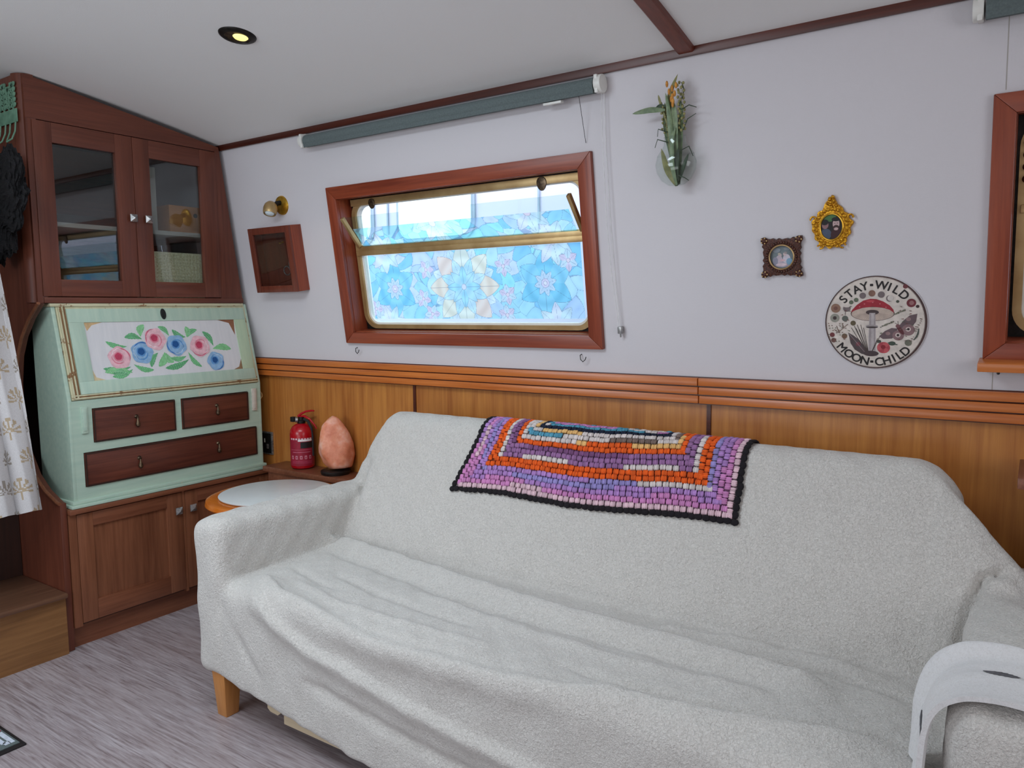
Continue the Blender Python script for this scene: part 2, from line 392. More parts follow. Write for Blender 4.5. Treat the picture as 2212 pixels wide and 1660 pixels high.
# ------------------------------------------------------------ windows
def rrect(x0, x1, s0, s1, r, n=8):
    p = []
    for cx, cy, a0 in ((x1-r, s0+r, -90), (x1-r, s1-r, 0), (x0+r, s1-r, 90), (x0+r, s0+r, 180)):
        for i in range(n+1):
            a = math.radians(a0+90*i/n); p.append((cx+r*math.cos(a), cy+r*math.sin(a)))
    return p
def ring(mb, A, B, w0, w1):  # A outer, B inner, same count
    n = len(A); vs = [(*p, w1) for p in A]+[(*p, w1) for p in B]+[(*p, w0) for p in A]+[(*p, w0) for p in B]
    f = []
    for i in range(n):
        j = (i+1) % n
        f += [(i, j, n+j, n+i), (n+i, n+j, 3*n+j, 3*n+i), (2*n+i, i+0, j, 2*n+j)[::-1], (2*n+i, 3*n+i, 3*n+j, 2*n+j)]
    mb.add(vs, f)
def sqring_for(A, x0, x1, s0, s1):  # project points of A outward on to a rectangle
    cx, cy = (x0+x1)/2, (s0+s1)/2; out = []
    for x, y in A:
        dx, dy = x-cx, y-cy; k = min((x1-x0)/2/max(abs(dx), 1e-9), (s1-s0)/2/max(abs(dy), 1e-9)); out.append((cx+dx*k, cy+dy*k))
    return out
def film_colors(X, Y, cx, seed=0, flower=True):
    """stained-glass print: X, Y metres; returns sRGB array"""
    r_ = np.random.default_rng(seed); H, Wd = X.shape
    pal = np.array([(120, 208, 244), (150, 222, 246), (98, 192, 240), (176, 228, 250), (140, 214, 236), (196, 214, 246), (124, 226, 244), (168, 204, 244)], float)
    pts = np.stack([r_.uniform(X.min()-.05, X.max()+.05, 110), r_.uniform(Y.min()-.05, Y.max()+.05, 110)], 1)
    x = X + 0.014*np.sin(Y*38+X*9); y = Y + 0.012*np.sin(X*33)
    d = np.sqrt((x[..., None]-pts[:, 0])**2+(y[..., None]-pts[:, 1])**2)
    o = np.argsort(d, axis=-1)[..., :2]; d1 = np.take_along_axis(d, o[..., :1], -1)[..., 0]; d2 = np.take_along_axis(d, o[..., 1:2], -1)[..., 0]
    c = pal[r_.integers(0, len(pal), 110)][o[..., 0]]; c = c+18*np.sin(60*d1)[..., None]
    line = (d2-d1) < 0.0016
    def petals(px, py, R, n, rot, cols, wid=0.42, r0=0.0):
        nonlocal c, line
        dx, dy = X-px, Y-py; rr = np.hypot(dx, dy); th = np.arctan2(dy, dx)-rot
        k = np.round(th/(2*PI/n)).astype(int) % n; dt = (th+PI/n) % (2*PI/n)-PI/n
        t = np.clip((rr-r0)/(R-r0), 0, 1.2); half = wid*R*np.sin(PI*np.clip(t, 0, 1))**0.8*(1-0.25*t)
        off = np.abs(rr*np.sin(dt)); ins = (t < 1) & (rr > r0) & (off < half)
        cc = np.array(cols, float)[k % len(cols)]; c = np.where(ins[..., None], cc+14*np.cos(120*rr)[..., None], c)
        edge = (rr > r0) & (t < 1.02) & (np.abs(off-half) < 0.0013); mid = ins & (off < 0.0008)
        line = np.where(ins, False, line) | edge | mid
    def disc(px, py, R, col):
        nonlocal c, line
        rr = np.hypot(X-px, Y-py); c = np.where((rr < R)[..., None], np.array(col, float), c); line = np.where(rr < R, False, line) | (abs(rr-R) < 0.0012)
    for fx, fy in ((cx-0.375, 0.345), (cx+0.385, 0.350)):
        petals(fx, fy, 0.125, 6, 0.5, [(112, 208, 240), (92, 200, 236)], 0.42); petals(fx, fy, 0.05, 8, 0.2, [(206, 232, 250)], 0.3); disc(fx, fy, 0.017, (236, 214, 236)); disc(fx, fy, 0.008, (250, 240, 244))
    for fx, fy, ro in ((cx-0.41, 0.505, 0), (cx+0.43, 0.505, 0.2), (cx-0.42, 0.185, 0.3), (cx+0.43, 0.185, 0.1), (cx-0.08, 0.62, 0.2), (cx+0.37, 0.63, 0.1)):
        petals(fx, fy, 0.095, 8, ro, [(222, 244, 246), (208, 238, 246), (232, 236, 250)], 0.3); disc(fx, fy, 0.016, (250, 214, 222))
    for fx, fy in ((cx-0.22, 0.30), (cx+0.21, 0.31), (cx-0.18, 0.235), (cx+0.2, 0.42), (cx-0.19, 0.42), (cx+0.2, 0.23), (cx+0.49, 0.43), (cx-0.5, 0.26)):
        petals(fx, fy, 0.042, 6, fx*7, [(238, 214, 234), (214, 240, 250)], 0.42); disc(fx, fy, 0.008, (250, 220, 226))
    if flower:
        petals(cx, 0.345, 0.165, 8, PI/8, [(206, 236, 248), (226, 244, 250)], 0.30, 0.02)
        petals(cx, 0.345, 0.175, 8, 0.0, [(250, 222, 190), (246, 236, 204), (238, 240, 214), (250, 214, 190)], 0.28, 0.05)
        petals(cx, 0.345, 0.120, 8, PI/8, [(196, 236, 248), (176, 230, 246)], 0.26)
        petals(cx, 0.345, 0.085, 8, 0.0, [(146, 222, 246), (168, 226, 240)], 0.26); disc(cx, 0.345, 0.012, (226, 226, 244))
    c = np.where(line[..., None], c*0.66+np.array([10, 14, 26]), c)
    c = 255-(255-c)*0.66
    return np.clip(c, 0, 255)
def make_window(idx, x0, x1, film, open_hopper, s0=0.12, s1=0.792):
    w = tag(bpy.data.objects.new(f'window_{idx}', None), kind='structure'); COL.objects.link(w); w.location = (0, YK, ZK); w.rotation_euler = WROT
    bw = 0.053 if idx == 1 else 0.05; i0, i1, j0, j1 = x0+bw, x1-bw, s0+bw-0.005, s1-bw
    for q, mt in (([(x0, s0), (x1, s0), (i1, j0), (i0, j0)], 'red_wood_x'), ([(x1, s0), (x1, s1), (i1, j1), (i1, j0)], 'red_wood_y'),
                  ([(x1, s1), (x0, s1), (i0, j1), (i1, j1)], 'red_wood_x'), ([(x0, s1), (x0, s0), (i0, j0), (i0, j1)], 'red_wood_y')):
        make('frame_board', MB().prism(q, -0.004, 0.018), mt, w, bevel=0.003)
    for lo, hi, mt in (((i0-0.01, j0-0.01, -0.085), (i0+0.002, j1+0.01, 0.0), 'red_wood_y'), ((i1-0.002, j0-0.01, -0.085), (i1+0.01, j1+0.01, 0.0), 'red_wood_y'),
                       ((i0, j0-0.01, -0.085), (i1, j0+0.002, 0.0), 'red_wood_x'), ((i0, j1-0.002, -0.085), (i1, j1+0.01, 0.0), 'red_wood_x')):
        make('reveal', MB().box(lo, hi), mt, w)
    a0, a1, b0, b1 = i0+0.006, i1-0.006, j0+0.004, j1-0.004
    A = rrect(a0+0.003, a1-0.003, b0+0.003, b1-0.006, 0.070); mb = MB(); ring(mb, sqring_for(A, i0, i1, j0, j1), A, -0.088, -0.070)
    make('corner_panel', mb, 'dark_metal', w)
    B = rrect(a0+0.024, a1-0.024, b0+0.020, b1-0.026, 0.055)
    mb = MB(); ring(mb, A, B, -0.075, -0.055); make('brass_rim', mb, 'brass', w)
    C2 = rrect(a0+0.032, a1-0.032, b0+0.028, b1-0.034, 0.050)
    mb = MB(); ring(mb, B, C2, -0.085, -0.064); make('rubber_gasket', mb, 'white_plastic', w)
    gx0, gx1, gs0 = a0+0.026, a1-0.026, b0+0.022
    make('mullion_bar', MB().box((gx0-0.016, 0.494, -0.078), (gx1+0.016, 0.516, -0.046)).box((gx0-0.016, 0.512, -0.078), (gx1+0.016, 0.538, -0.056)), 'brass', w, bevel=0.003)
    make('head_rail', MB().box((gx0-0.016, b1-0.030, -0.078), (gx1+0.016, b1-0.002, -0.050)), 'brass', w, bevel=0.002)
    make('glass_pane', MB().prism(rrect(gx0-0.004, gx1+0.004, gs0-0.002, 0.500, 0.045), -0.074, -0.070), 'pane_glass', w)
    # hopper leaf, leaning into the room at its head
    ang = math.atan2(0.075, 0.115) if open_hopper else 0.02
    hl = 0.150 if open_hopper else 0.19
    hp = bpy.data.objects.new('hopper_leaf', None); COL.objects.link(hp); hp.parent = w
    hp.location = (0, 0.534, -0.056); hp.rotation_euler = (ang, 0, 0)
    make('glass_pane', MB().box((gx0+0.006, 0, -0.002), (gx1-0.006, hl, 0.002)), 'pane_glass', hp)
    for xx in (gx0-0.004, gx1-0.010):
        make('side_rail', MB().box((xx, 0, -0.008), (xx+0.014, hl, 0.010)), 'brass', hp, bevel=0.002)
    if film:
        cx = -1.905
        xs = np.arange(gx0+0.028, gx1-0.022, 0.0024); yy = np.arange(gs0+0.022, 0.492, 0.0024)
        Xg, Yg = np.meshgrid(xs, yy, indexing='ij'); P = np.stack([Xg, Yg, Xg*0-0.0690], -1)
        Xc, Yc = Xg[:-1, :-1]+.0012, Yg[:-1, :-1]+.0012
        make('window_film', MB().grid(P, cols=film_colors(Xc, Yc, cx, 3)), 'window_film', w)
        yy = np.arange(0.002, 0.094, 0.0024); Xg, Yg = np.meshgrid(xs, yy, indexing='ij'); P = np.stack([Xg, Yg, Xg*0+0.0026], -1)
        make('window_film', MB().grid(P, cols=film_colors(Xg[:-1, :-1], Yg[:-1, :-1]+0.535, cx, 5, False)), 'window_film', hp)
        for cxx, sz in ((-2.335, 0.017), (-1.490, 0.020)):  # leaf-shaped pull tabs hanging at the head
            pts = [(cxx+sz*1.0*math.sin(t)*(1+0.15*math.cos(t)), 0.708+sz*1.25*math.cos(t)) for t in np.linspace(0, 2*PI, 20)[:-1]]
            make('leaf_tab', MB().prism(pts, -0.052, -0.046), 'antique_brass', w, bevel=0.001)
    else:
        for k in range(4):
            make('side_catch', MB().lathe([(0.0, 0), (0.008, 0.002), (0.010, 0.010), (0.004, 0.018), (0, 0.019)], 12, c=(gx0-0.006, 0.60+0.03*k-0.02, -0.055)), 'antique_brass', w, smooth=True)
    return w
make_window(1, -2.531, -1.251, True, True)
w2 = make_window(2, -0.116, 1.164, False, False)
make('sill', MB().box((-0.124, 0.098, 0.0), (1.18, 0.122, 0.075)), 'dado_wood', w2, bevel=0.003)

# ------------------------------------------------------------ outside: neighbouring boat and water
tag(make('water', MB().box((-14, 2.75, -0.75), (10, 16, -0.7)), 'water'), kind='structure')
nb = thing('boat', 'pale lavender cabin side of the boat moored outside the window', 'boat', (-2.5, 4.6, -0.6))
make('cabin_side', MB().box((-9, 4.6, -0.7), (6, 4.8, 3.1)), 'boat_white', nb, world=True, bevel=0.02)
for xa in (-6.25, -5.25, -4.22, -2.30, -1.30):
    ww = 1.5 if xa == -2.30 else 0.72
    if xa == -1.30: continue
    z0, z1 = (1.9, 2.62) if xa != -2.30 else (1.55, 2.40)
    f = make('window', MB().prism(rrect(xa-0.03, xa+ww+0.03, z0-0.03, z1+0.03, 0.13), 4.585, 4.602, 'xzy'), 'boat_trim', nb, world=True)
    make('pane', MB().prism(rrect(xa, xa+ww, z0, z1, 0.11), 4.575, 4.590, 'xzy'), 'boat_window', f, world=True)
for xx in (-5.36, -4.36, -2.92):
    make('seam_strip', MB().box((xx, 4.588, 1.95), (xx+0.014, 4.603, 3.0)), 'boat_trim', nb, world=True)

# ------------------------------------------------------------ roller blinds
def blind(x0, x1, label, chain):
    o = thing('roller_blind', label, 'blind', wallpt((x0+x1)/2, 0.99, 0), WROT); h = (x1-x0)/2
    Ry = Matrix.Rotation(PI/2, 4, 'Y')
    make('fabric_roll', MB().lathe([(0.025, -h+0.012), (0.0255, 0), (0.025, h-0.012)], 24, M=Matrix.Translation((0, 0, 0.031)) @ Ry), 'blind_fabric', o, smooth=True)
    make('hem_flap', MB().box((-h+0.012, -0.026, 0.048), (h-0.012, 0.004, 0.0535)), 'blind_fabric', o, bevel=0.001)
    for sx in (-1, 1):
        make('end_bracket', MB().box((sx*h-0.006, -0.026, 0.0), (sx*h+0.006, 0.030, 0.056)).lathe([(0.029, -0.012), (0.029, 0.012)], 20, M=Matrix.Translation((sx*(h+0.004), 0.002, 0.031)) @ Ry), 'white_plastic', o, bevel=0.003)
    if chain:
        c = [(-1.196, 0.985), (-1.203, 0.78), (-1.205, 0.55), (-1.198, 0.37), (-1.182, 0.192)]
        c2 = [(-1.186, 0.985), (-1.192, 0.78), (-1.190, 0.55), (-1.186, 0.37), (-1.178, 0.192)]
        for q in (c, c2):
            make('bead_chain', MB().tube([(x-(x0+x1)/2, s-0.99, 0.018) for x, s in q], 0.0012, 6), 'cord', o)
        make('chain_weight', MB().box((-1.186-(x0+x1)/2, -0.812, 0.004), (-1.172-(x0+x1)/2, -0.788, 0.024)).tube([(-1.18-(x0+x1)/2, -0.812, 0.015), (-1.18-(x0+x1)/2, -0.825, 0.015)], 0.003, 8), 'pewter', o, bevel=0.002)
        make('pull_cord', MB().tube([(-1.262-(x0+x1)/2, -0.02, 0.05), (-1.266-(x0+x1)/2, -0.09, 0.03), (-1.272-(x0+x1)/2, -0.17, 0.004)], 0.0009, 5), 'dark_metal', o)
        make('cord_clip', MB().box((-1.40-(x0+x1)/2, -0.036, 0.030), (-1.33-(x0+x1)/2, -0.028, 0.05)), 'white_plastic', o, bevel=0.002)
    return o
blind(-2.600, -1.196, 'rolled-up grey-green blind above the stained-film window', True)
blind(-0.150, 1.20, 'rolled-up dark green blind cut off by the top right corner', False)

# ------------------------------------------------------------ recessed ceiling light
yy = 1.612; slope = math.atan(-2*0.0607*(yy-0.55))
o = thing('ceiling_light', 'round bronze recessed downlight glowing yellow in the ceiling', 'light', (-2.165, yy, ceil_z(yy)), (PI+slope, 0, 0))
make('bezel', MB().lathe([(0.036, 0.000), (0.040, 0.008), (0.052, 0.007), (0.058, 0.003), (0.059, 0.0)], 48), 'dark_metal', o, smooth=True)
make('reflector_bowl', MB().lathe([(0.041, 0.006), (0.030, 0.004), (0.0, 0.0015)], 40), 'antique_brass', o, smooth=True)
make('lens', MB().lathe([(0.0, 0.012), (0.020, 0.010), (0.026, 0.004), (0.026, 0.002)], 32, c=(0.008, -0.006, 0.0)), 'lit_lens', o, smooth=True)
pl = bpy.data.lights.new('downlight_glow', 'SPOT'); pl.energy = 3; pl.color = (1, 0.8, 0.5); pl.spot_size = 2.2; pl.shadow_soft_size = 0.03
po = bpy.data.objects.new('downlight_glow', pl); COL.objects.link(po); po.location = (-2.165, yy, 2.20)

# ------------------------------------------------------------ end panel (bulkhead) with cut-out, steps
pn = thing('end_panel', 'tall dark wood end panel with C-shaped cut-out beside the green bureau', 'panel', (-3.4, 1.42, 0))
cut = [(-3.168, 1.385), (-3.254, 1.325), (-3.327, 1.253), (-3.375, 1.175), (-3.402, 1.06), (-3.405, 0.93), (-3.375, 0.80), (-3.301, 0.698), (-3.22, 0.642), (-3.13, 0.607), (-3.11, 0.604)]
poly = [(-3.84, 0.0), (-3.84, 2.25), (-3.24, 2.25), (-3.24, 1.385)]+cut+[(-3.118, 0.0)]
make('panel', MB().prism(poly, 1.405, 1.430, 'xzy'), 'cab_wood_z', pn, bevel=0.004, world=True)
arc = [(-3.255+0.055*math.sin(a), 1.455-0.055*math.cos(a)) for a in np.linspace(0, PI/2, 10)]
make('corner_post', MB().prism(arc+[(-3.22, 1.455), (-3.255, 1.42)], 1.388, 2.252), 'cab_wood_z', pn, smooth=True, world=True, sharp=50)
edge = [(x+0.004, 1.412, z) for x, z in cut[:-1]]
make('cutout_lipping', MB().tube([(x, 1.4045, z) for x, z in cut], 0.007, 8), 'base_wood_z', pn, smooth=True, world=True)

st = thing('step_unit', 'low wooden boarding step under the hanging curtain', 'step', (-3.1, 1.1, 0))
make('riser', MB().box((-3.125, 0.3, 0.0), (-3.105, 1.400, 0.232)), 'step_wood', st, world=True)
make('tread', MB().box((-3.47, 0.3, 0.232), (-3.085, 1.402, 0.252)), 'tread_wood', st, bevel=0.006, world=True)
make('back_panel', MB().box((-3.49, 0.3, 0.0), (-3.47, 1.403, 0.98)), 'dark_wood', st, world=True)

# ------------------------------------------------------------ upper cabinet
XC = -3.20
uc = thing('wall_cabinet', 'dark wood cabinet with two glazed doors above the green bureau', 'cabinet', (-3.4, 1.85, 1.386))
def RY(z): return 2.348-(z-1.386)*(0.098/0.726)      # right edge follows the leaning wall
def TZ(y): return 2.244-(y-1.415)*(0.132/0.836)+0.006
mb = MB()
mb.prism([(1.418, 2.088), (RY(2.088), 2.088), (RY(2.11)-0.002, 2.11), (1.418, TZ(1.418))], XC-0.02, XC, 'yzx')
make('fascia', mb, 'cab_wood_y', uc, world=True)
make('bottom_rail', MB().box((XC-0.02, 1.440, 1.386), (XC+0.004, RY(1.386), 1.409)), 'cab_wood_y', uc, bevel=0.002, world=True)
make('right_stile', MB().prism([(2.229, 1.409), (RY(1.409), 1.409), (RY(2.088), 2.088), (2.229, 2.088)], XC-0.02, XC, 'yzx'), 'cab_wood_z', uc, world=True)
make('left_stile', MB().box((XC-0.02, 1.418, 1.386), (XC-0.001, 1.4375, 2.088)), 'cab_wood_z', uc, world=True)
make('carcase', MB().box((XL+0.01, 1.435, 1.386), (XC-0.02, 2.34, 1.400)).box((XL+0.01, 1.435, 1.4), (XL+0.02, 2.25, 2.12))
     .prism([(1.44, 2.19), (2.24, 2.10), (2.24, 2.115), (1.44, 2.205)], XL+0.01, XC-0.02, 'yzx'), 'cab_wood_y', uc, world=True)
make('shelf', MB().box((XL+0.02, 1.436, 1.690), (XC-0.035, 2.29, 1.708)), 'card', uc, world=True)
def glazed_door(y0, y1, knob_y, g0, g1):
    d = bpy.data.objects.new('door', None); COL.objects.link(d); d.parent = uc; d.location = (XC+0.2, y0-1.85, 1.412-1.386)
    x0, x1 = XC-0.018, XC+0.004
    z0, z1, gz0, gz1 = 1.4125, 2.0845, 1.479, 2.008
    make('door_rail', MB().box((x0, g0, z0), (x1, g1, gz0)), 'cab_wood_y', d, world=True, bevel=0.0015)
    make('door_rail', MB().box((x0, g0, gz1), (x1, g1, z1)), 'cab_wood_y', d, world=True, bevel=0.0015)
    make('door_stile', MB().box((x0, y0, z0), (x1, g0, z1)), 'cab_wood_z', d, world=True, bevel=0.0015)
    make('door_stile', MB().box((x0, g1, z0), (x1, y1, z1)), 'cab_wood_z', d, world=True, bevel=0.0015)
    make('glass_pane', MB().box((x0+0.004, g0, gz0), (x0+0.007, g1, gz1)), 'cabinet_glass', d, world=True)
    k = MB().box((x1, knob_y-0.006, 1.739), (x1+0.012, knob_y+0.006, 1.751))
    a = 0.0155
    k.add([(x1+0.012, knob_y-a, 1.745-a), (x1+0.012, knob_y+a, 1.745-a), (x1+0.012, knob_y+a, 1.745+a), (x1+0.012, knob_y-a, 1.745+a),
           (x1+0.016, knob_y-a, 1.745-a), (x1+0.016, knob_y+a, 1.745-a), (x1+0.016, knob_y+a, 1.745+a), (x1+0.016, knob_y-a, 1.745+a), (x1+0.026, knob_y, 1.745)],
          [(0, 3, 2, 1), (0, 1, 5, 4), (1, 2, 6, 5), (2, 3, 7, 6), (3, 0, 4, 7), (4, 5, 8), (5, 6, 8), (6, 7, 8), (7, 4, 8)])
    make('knob', k, 'pewter', d, world=True)
glazed_door(1.4385, 1.8275, 1.812, 1.507, 1.754)
glazed_door(1.8295, 2.2275, 1.880, 1.902, 2.145)
# contents
bx = thing('wooden_box', 'plain light wooden box with finger hole behind the right cabinet pane', 'box', (-3.38, 2.12, 1.708))
make('box_body', MB().box((-0.10, -0.085, 0), (0.10, 0.11, 0.125)), 'box_wood', bx, bevel=0.003)
make('finger_hole', MB().lathe([(0, 0), (0.010, 0), (0.010, 0.002), (0, 0.002)], 16, M=Matrix.Translation((0.1005, 0.045, 0.085)) @ Matrix.Rotation(PI/2, 4, 'Y')), 'black_plastic', bx)
tag(make('folder', MB().box((-3.42, 1.925, 1.708), (-3.26, 1.965, 1.985)), 'card', bevel=0.002), 'grey upright card folder beside the wooden box in the cabinet', 'folder')
bk = thing('basket', 'cream woven basket on the bottom of the glazed cabinet', 'basket', (-3.305, 2.035, 1.400))
mb = MB().box((-0.07, -0.12, 0.0), (0.07, 0.13, 0.215)); make('basket_body', mb, 'wicker', bk, bevel=0.008)
mb = MB()
for i in range(15): mb.box((0.0695, -0.115+i*0.0168, 0.01), (0.0725, -0.107+i*0.0168, 0.21))
for i in range(13): mb.box((0.070, -0.115, 0.012+i*0.0158), (0.0738, 0.125, 0.0175+i*0.0158))
tag(make('weave', mb, 'wicker', bk), kind='stuff')
tag(make('dark_tray', MB().box((-3.62, 1.47, 1.708), (-3.32, 1.82, 1.75)).box((-3.61, 1.48, 1.75), (-3.33, 1.81, 1.752)), 'black_plastic', bevel=0.004), 'black tray on the cabinet shelf behind the left pane', 'tray')

# ------------------------------------------------------------ lower cupboard
XB = -3.11
lc = thing('base_cupboard', 'dark wood base cupboard with panelled doors carrying the green bureau', 'cupboard', (-3.3, 1.9, 0))
make('worktop', MB().box((-3.82, 1.432, 0.552), (XB+0.018, 2.425, 0.574)), 'base_wood_y', lc, bevel=0.005, world=True)
make('carcase', MB().box((-3.80, 1.434, 0.09), (XB-0.022, 2.42, 0.552)), 'dark_wood', lc, world=True)
make('plinth', MB().box((-3.80, 1.434, 0.0), (XB-0.035, 2.42, 0.092)), 'base_wood_y', lc, world=True)
make('end_stile', MB().box((XB-0.024, 1.432, 0.09), (XB, 1.462, 0.552)), 'base_wood_z', lc, world=True)
make('centre_stile', MB().box((XB-0.024, 1.9185, 0.09), (XB, 1.930, 0.552)), 'base_wood_z', lc, world=True)
def panel_door(y0, y1, ky):
    d = bpy.data.objects.new('door', None); COL.objects.link(d); d.parent = lc; d.location = (XB+0.3, y0-1.9, 0.1)
    x0, x1 = XB-0.022, XB+0.002; z0, z1 = 0.102, 0.546; b = 0.062
    make('door_stile', MB().box((x0, y0, z0), (x1, y0+b, z1)), 'base_wood_z', d, world=True, bevel=0.0015)
    make('door_stile', MB().box((x0, y1-b-0.01, z0), (x1, y1, z1)), 'base_wood_z', d, world=True, bevel=0.0015)
    make('door_rail', MB().box((x0, y0+b, z1-0.056), (x1, y1-b-0.01, z1)), 'base_wood_y', d, world=True, bevel=0.0015)
    make('door_rail', MB().box((x0, y0+b, z0), (x1, y1-b-0.01, z0+0.08)), 'base_wood_y', d, world=True, bevel=0.0015)
    make('door_panel', MB().box((x0, y0+b-0.005, z0+0.07), (x1-0.010, y1-b-0.005, z1-0.05)), 'base_wood_z', d, world=True)
    k = MB(); a = 0.0155; z = 0.468
    k.box((x1, ky-0.006, z-0.006), (x1+0.012, ky+0.006, z+0.006))
    k.add([(x1+0.012, ky-a, z-a), (x1+0.012, ky+a, z-a), (x1+0.012, ky+a, z+a), (x1+0.012, ky-a, z+a),
           (x1+0.016, ky-a, z-a), (x1+0.016, ky+a, z-a), (x1+0.016, ky+a, z+a), (x1+0.016, ky-a, z+a), (x1+0.026, ky, z)],
          [(0, 3, 2, 1), (0, 1, 5, 4), (1, 2, 6, 5), (2, 3, 7, 6), (3, 0, 4, 7), (4, 5, 8), (5, 6, 8), (6, 7, 8), (7, 4, 8)])
    make('knob', k, 'pewter', d, world=True)
panel_door(1.464, 1.9165, 1.893); panel_door(1.932, 2.400, 1.962)

# ------------------------------------------------------------ bureau
bu = thing('bureau', 'green painted bureau with flowered drop front and three dark drawers', 'bureau', (-3.2, 1.92, 0.574))
BY0, BY1 = 1.460, 2.362; XF = -3.112; XT = -3.200; XBK = -3.365
side = [(XBK, 0.600), (XF, 0.600), (XF, 1.000), (XT, 1.381), (XBK, 1.381)]
for ya, yb, nm in ((BY0, BY0+0.016, 'side_panel'), (BY1-0.016, BY1, 'side_panel')):
    make(nm, MB().prism(side, ya, yb, 'xzy'), 'green_paint', bu, bevel=0.003, world=True)
make('top_board', MB().box((XBK, BY0-0.004, 1.372), (XT+0.008, BY1-0.02, 1.3845)), 'cream_edge', bu, bevel=0.002, world=True)
make('back_board', MB().box((XBK, BY0+0.01, 0.60), (XBK+0.012, BY1-0.01, 1.375)), 'green_paint', bu, world=True)
make('base_moulding', MB().box((XBK, BY0-0.018, 0.5745), (XF+0.020, BY1+0.018, 0.588)).box((XBK, BY0-0.010, 0.588), (XF+0.012, BY1+0.010, 0.602)), 'green_paint', bu, bevel=0.004, world=True)
# front carcase with drawer openings
fx0, fx1 = XF-0.02, XF
mb = MB()
mb.box((fx0, BY0+0.014, 0.600), (fx1, BY1-0.014, 0.650)).box((fx0, BY0+0.014, 0.790), (fx1, BY1-0.014, 0.825)).box((fx0, BY0+0.014, 0.964), (fx1, BY1-0.014, 1.000))
mb.box((fx0, BY0+0.014, 0.650), (fx1, 1.508, 0.790)).box((fx0, 2.328, 0.650), (fx1, BY1-0.014, 0.790))
mb.box((fx0, BY0+0.014, 0.825), (fx1, 1.551, 0.964)).box((fx0, 1.910, 0.825), (fx1, 1.938, 0.964)).box((fx0, 2.288, 0.825), (fx1, BY1-0.014, 0.964))
make('front_frame', mb, 'green_paint', bu, world=True)
make('inner_void', MB().box((XBK+0.014, BY0+0.018, 0.605), (fx0-0.001, BY1-0.018, 0.99)), 'dark_wood', bu, world=True)
def drawer(y0, y1, z0, z1, hs):
    d = make('drawer', MB().box((XF-0.018, y0+0.003, z0+0.003), (XF+0.004, y1-0.003, z1-0.003)), 'drawer_wood', bu, bevel=0.002, world=True)
    mbb = MB(); e = 0.004
    for lo, hi in (((y0+0.003, z0+0.003), (y1-0.003, z0+0.008)), ((y0+0.003, z1-0.008), (y1-0.003, z1-0.003)), ((y0+0.003, z0+0.008), (y0+0.008, z1-0.008)), ((y1-0.008, z0+0.008), (y1-0.003, z1-0.008))):
        mbb.box((XF+0.004, lo[0], lo[1]), (XF+0.007, hi[0], hi[1]))
    make('cock_beading', mbb, 'dark_wood', d, world=True)
    for y, z in hs:
        k = MB(); Rm_ = Matrix.Translation((XF+0.004, y, z+0.018)) @ Matrix.Rotation(PI/2, 4, 'Y')
        k.lathe([(0, 0), (0.009, 0), (0.008, 0.003), (0.004, 0.006), (0.004, 0.012), (0, 0.013)], 14, M=Rm_)
        k.lathe([(0.0, 0.004), (0.003, 0.0), (0.0035, -0.010), (0.0095, -0.028), (0.0085, -0.037), (0.0, -0.043)], 14, c=(XF+0.013, y, z+0.016))
        make('drop_handle', k, 'antique_brass', d, world=True, smooth=True)
drawer(1.551, 1.910, 0.825, 0.964, [(1.731, 0.892)]); drawer(1.938, 2.288, 0.825, 0.964, [(2.114, 0.896)])
drawer(1.508, 2.328, 0.650, 0.790, [(1.733, 0.715), (2.112, 0.720)])
for y, mt in ((1.518, 'green_paint'), (2.320, 'worn_white')):
    make('loper', MB().box((XF-0.01, y-0.012, 0.868), (XF+0.008, y+0.012, 0.975)).box((XF+0.008, y-0.007, 0.878), (XF+0.011, y+0.007, 0.967)), mt, bu, bevel=0.002, world=True)
# sloping lid: local frame a = y, b = up the slope, c = outward
lx = -3.11; lt = Vector((-0.09, 0, 0.380)); LL = lt.length; lt.normalize(); ln = Vector((lt.z, 0, -lt.x))
lid = bpy.data.objects.new('drop_front', None); COL.objects.link(lid); lid.parent = bu
Ml = Matrix(((0, lt.x, ln.x, lx), (1, lt.y, ln.y, 0), (0, lt.z, ln.z, 1.003), (0, 0, 0, 1)))
lid.matrix_basis = wm(bu).inverted() @ Ml
La0, La1, Lb0, Lb1 = 1.478, 2.350, 0.000, 0.383
make('lid_board', MB().box((La0, Lb0, -0.018), (La1, Lb1, 0.0)), 'cream_edge', lid, bevel=0.003)
P0, P1, Q0, Q1 = 1.574, 2.276, 0.071, 0.312
for lo, hi in (((La0+0.036, Lb0+0.020), (La1-0.012, Q0)), ((La0+0.036, Q1), (La1-0.012, Lb1-0.014)), ((La0+0.036, Q0), (P0, Q1)), ((P1, Q0), (La1-0.012, Q1))):
    make('lid_frame_board', MB().box((lo[0], lo[1], -0.001), (hi[0], hi[1], 0.0055)), 'green_paint_worn' if lo[0] > 2.2 else 'green_paint', lid, bevel=0.001)
for i, (off, mt, h) in enumerate(((0.006, 'cream_edge', 0.006), (0.014, 'gilt_groove', 0.002), (0.020, 'cream_edge', 0.005), (0.028, 'gilt_groove', 0.0025))):
    make('beading', MB().box((La0+off, Lb0+0.004, -0.001), (La0+off+0.006, Lb1-0.004, h)), mt, lid, bevel=0.001)
for off, mt, h in ((0.003, 'cream_edge', 0.006), (0.009, 'gilt_groove', 0.002), (0.014, 'cream_edge', 0.005)):
    make('beading', MB().box((La0+0.012, Lb0+off, -0.001), (La1-0.003, Lb0+off+0.005, h)), mt, lid, bevel=0.001)
make('painted_panel', MB().box((P0-0.004, Q0-0.004, -0.004), (P1+0.004, Q1+0.004, 0.0015)), 'white_panel', lid)
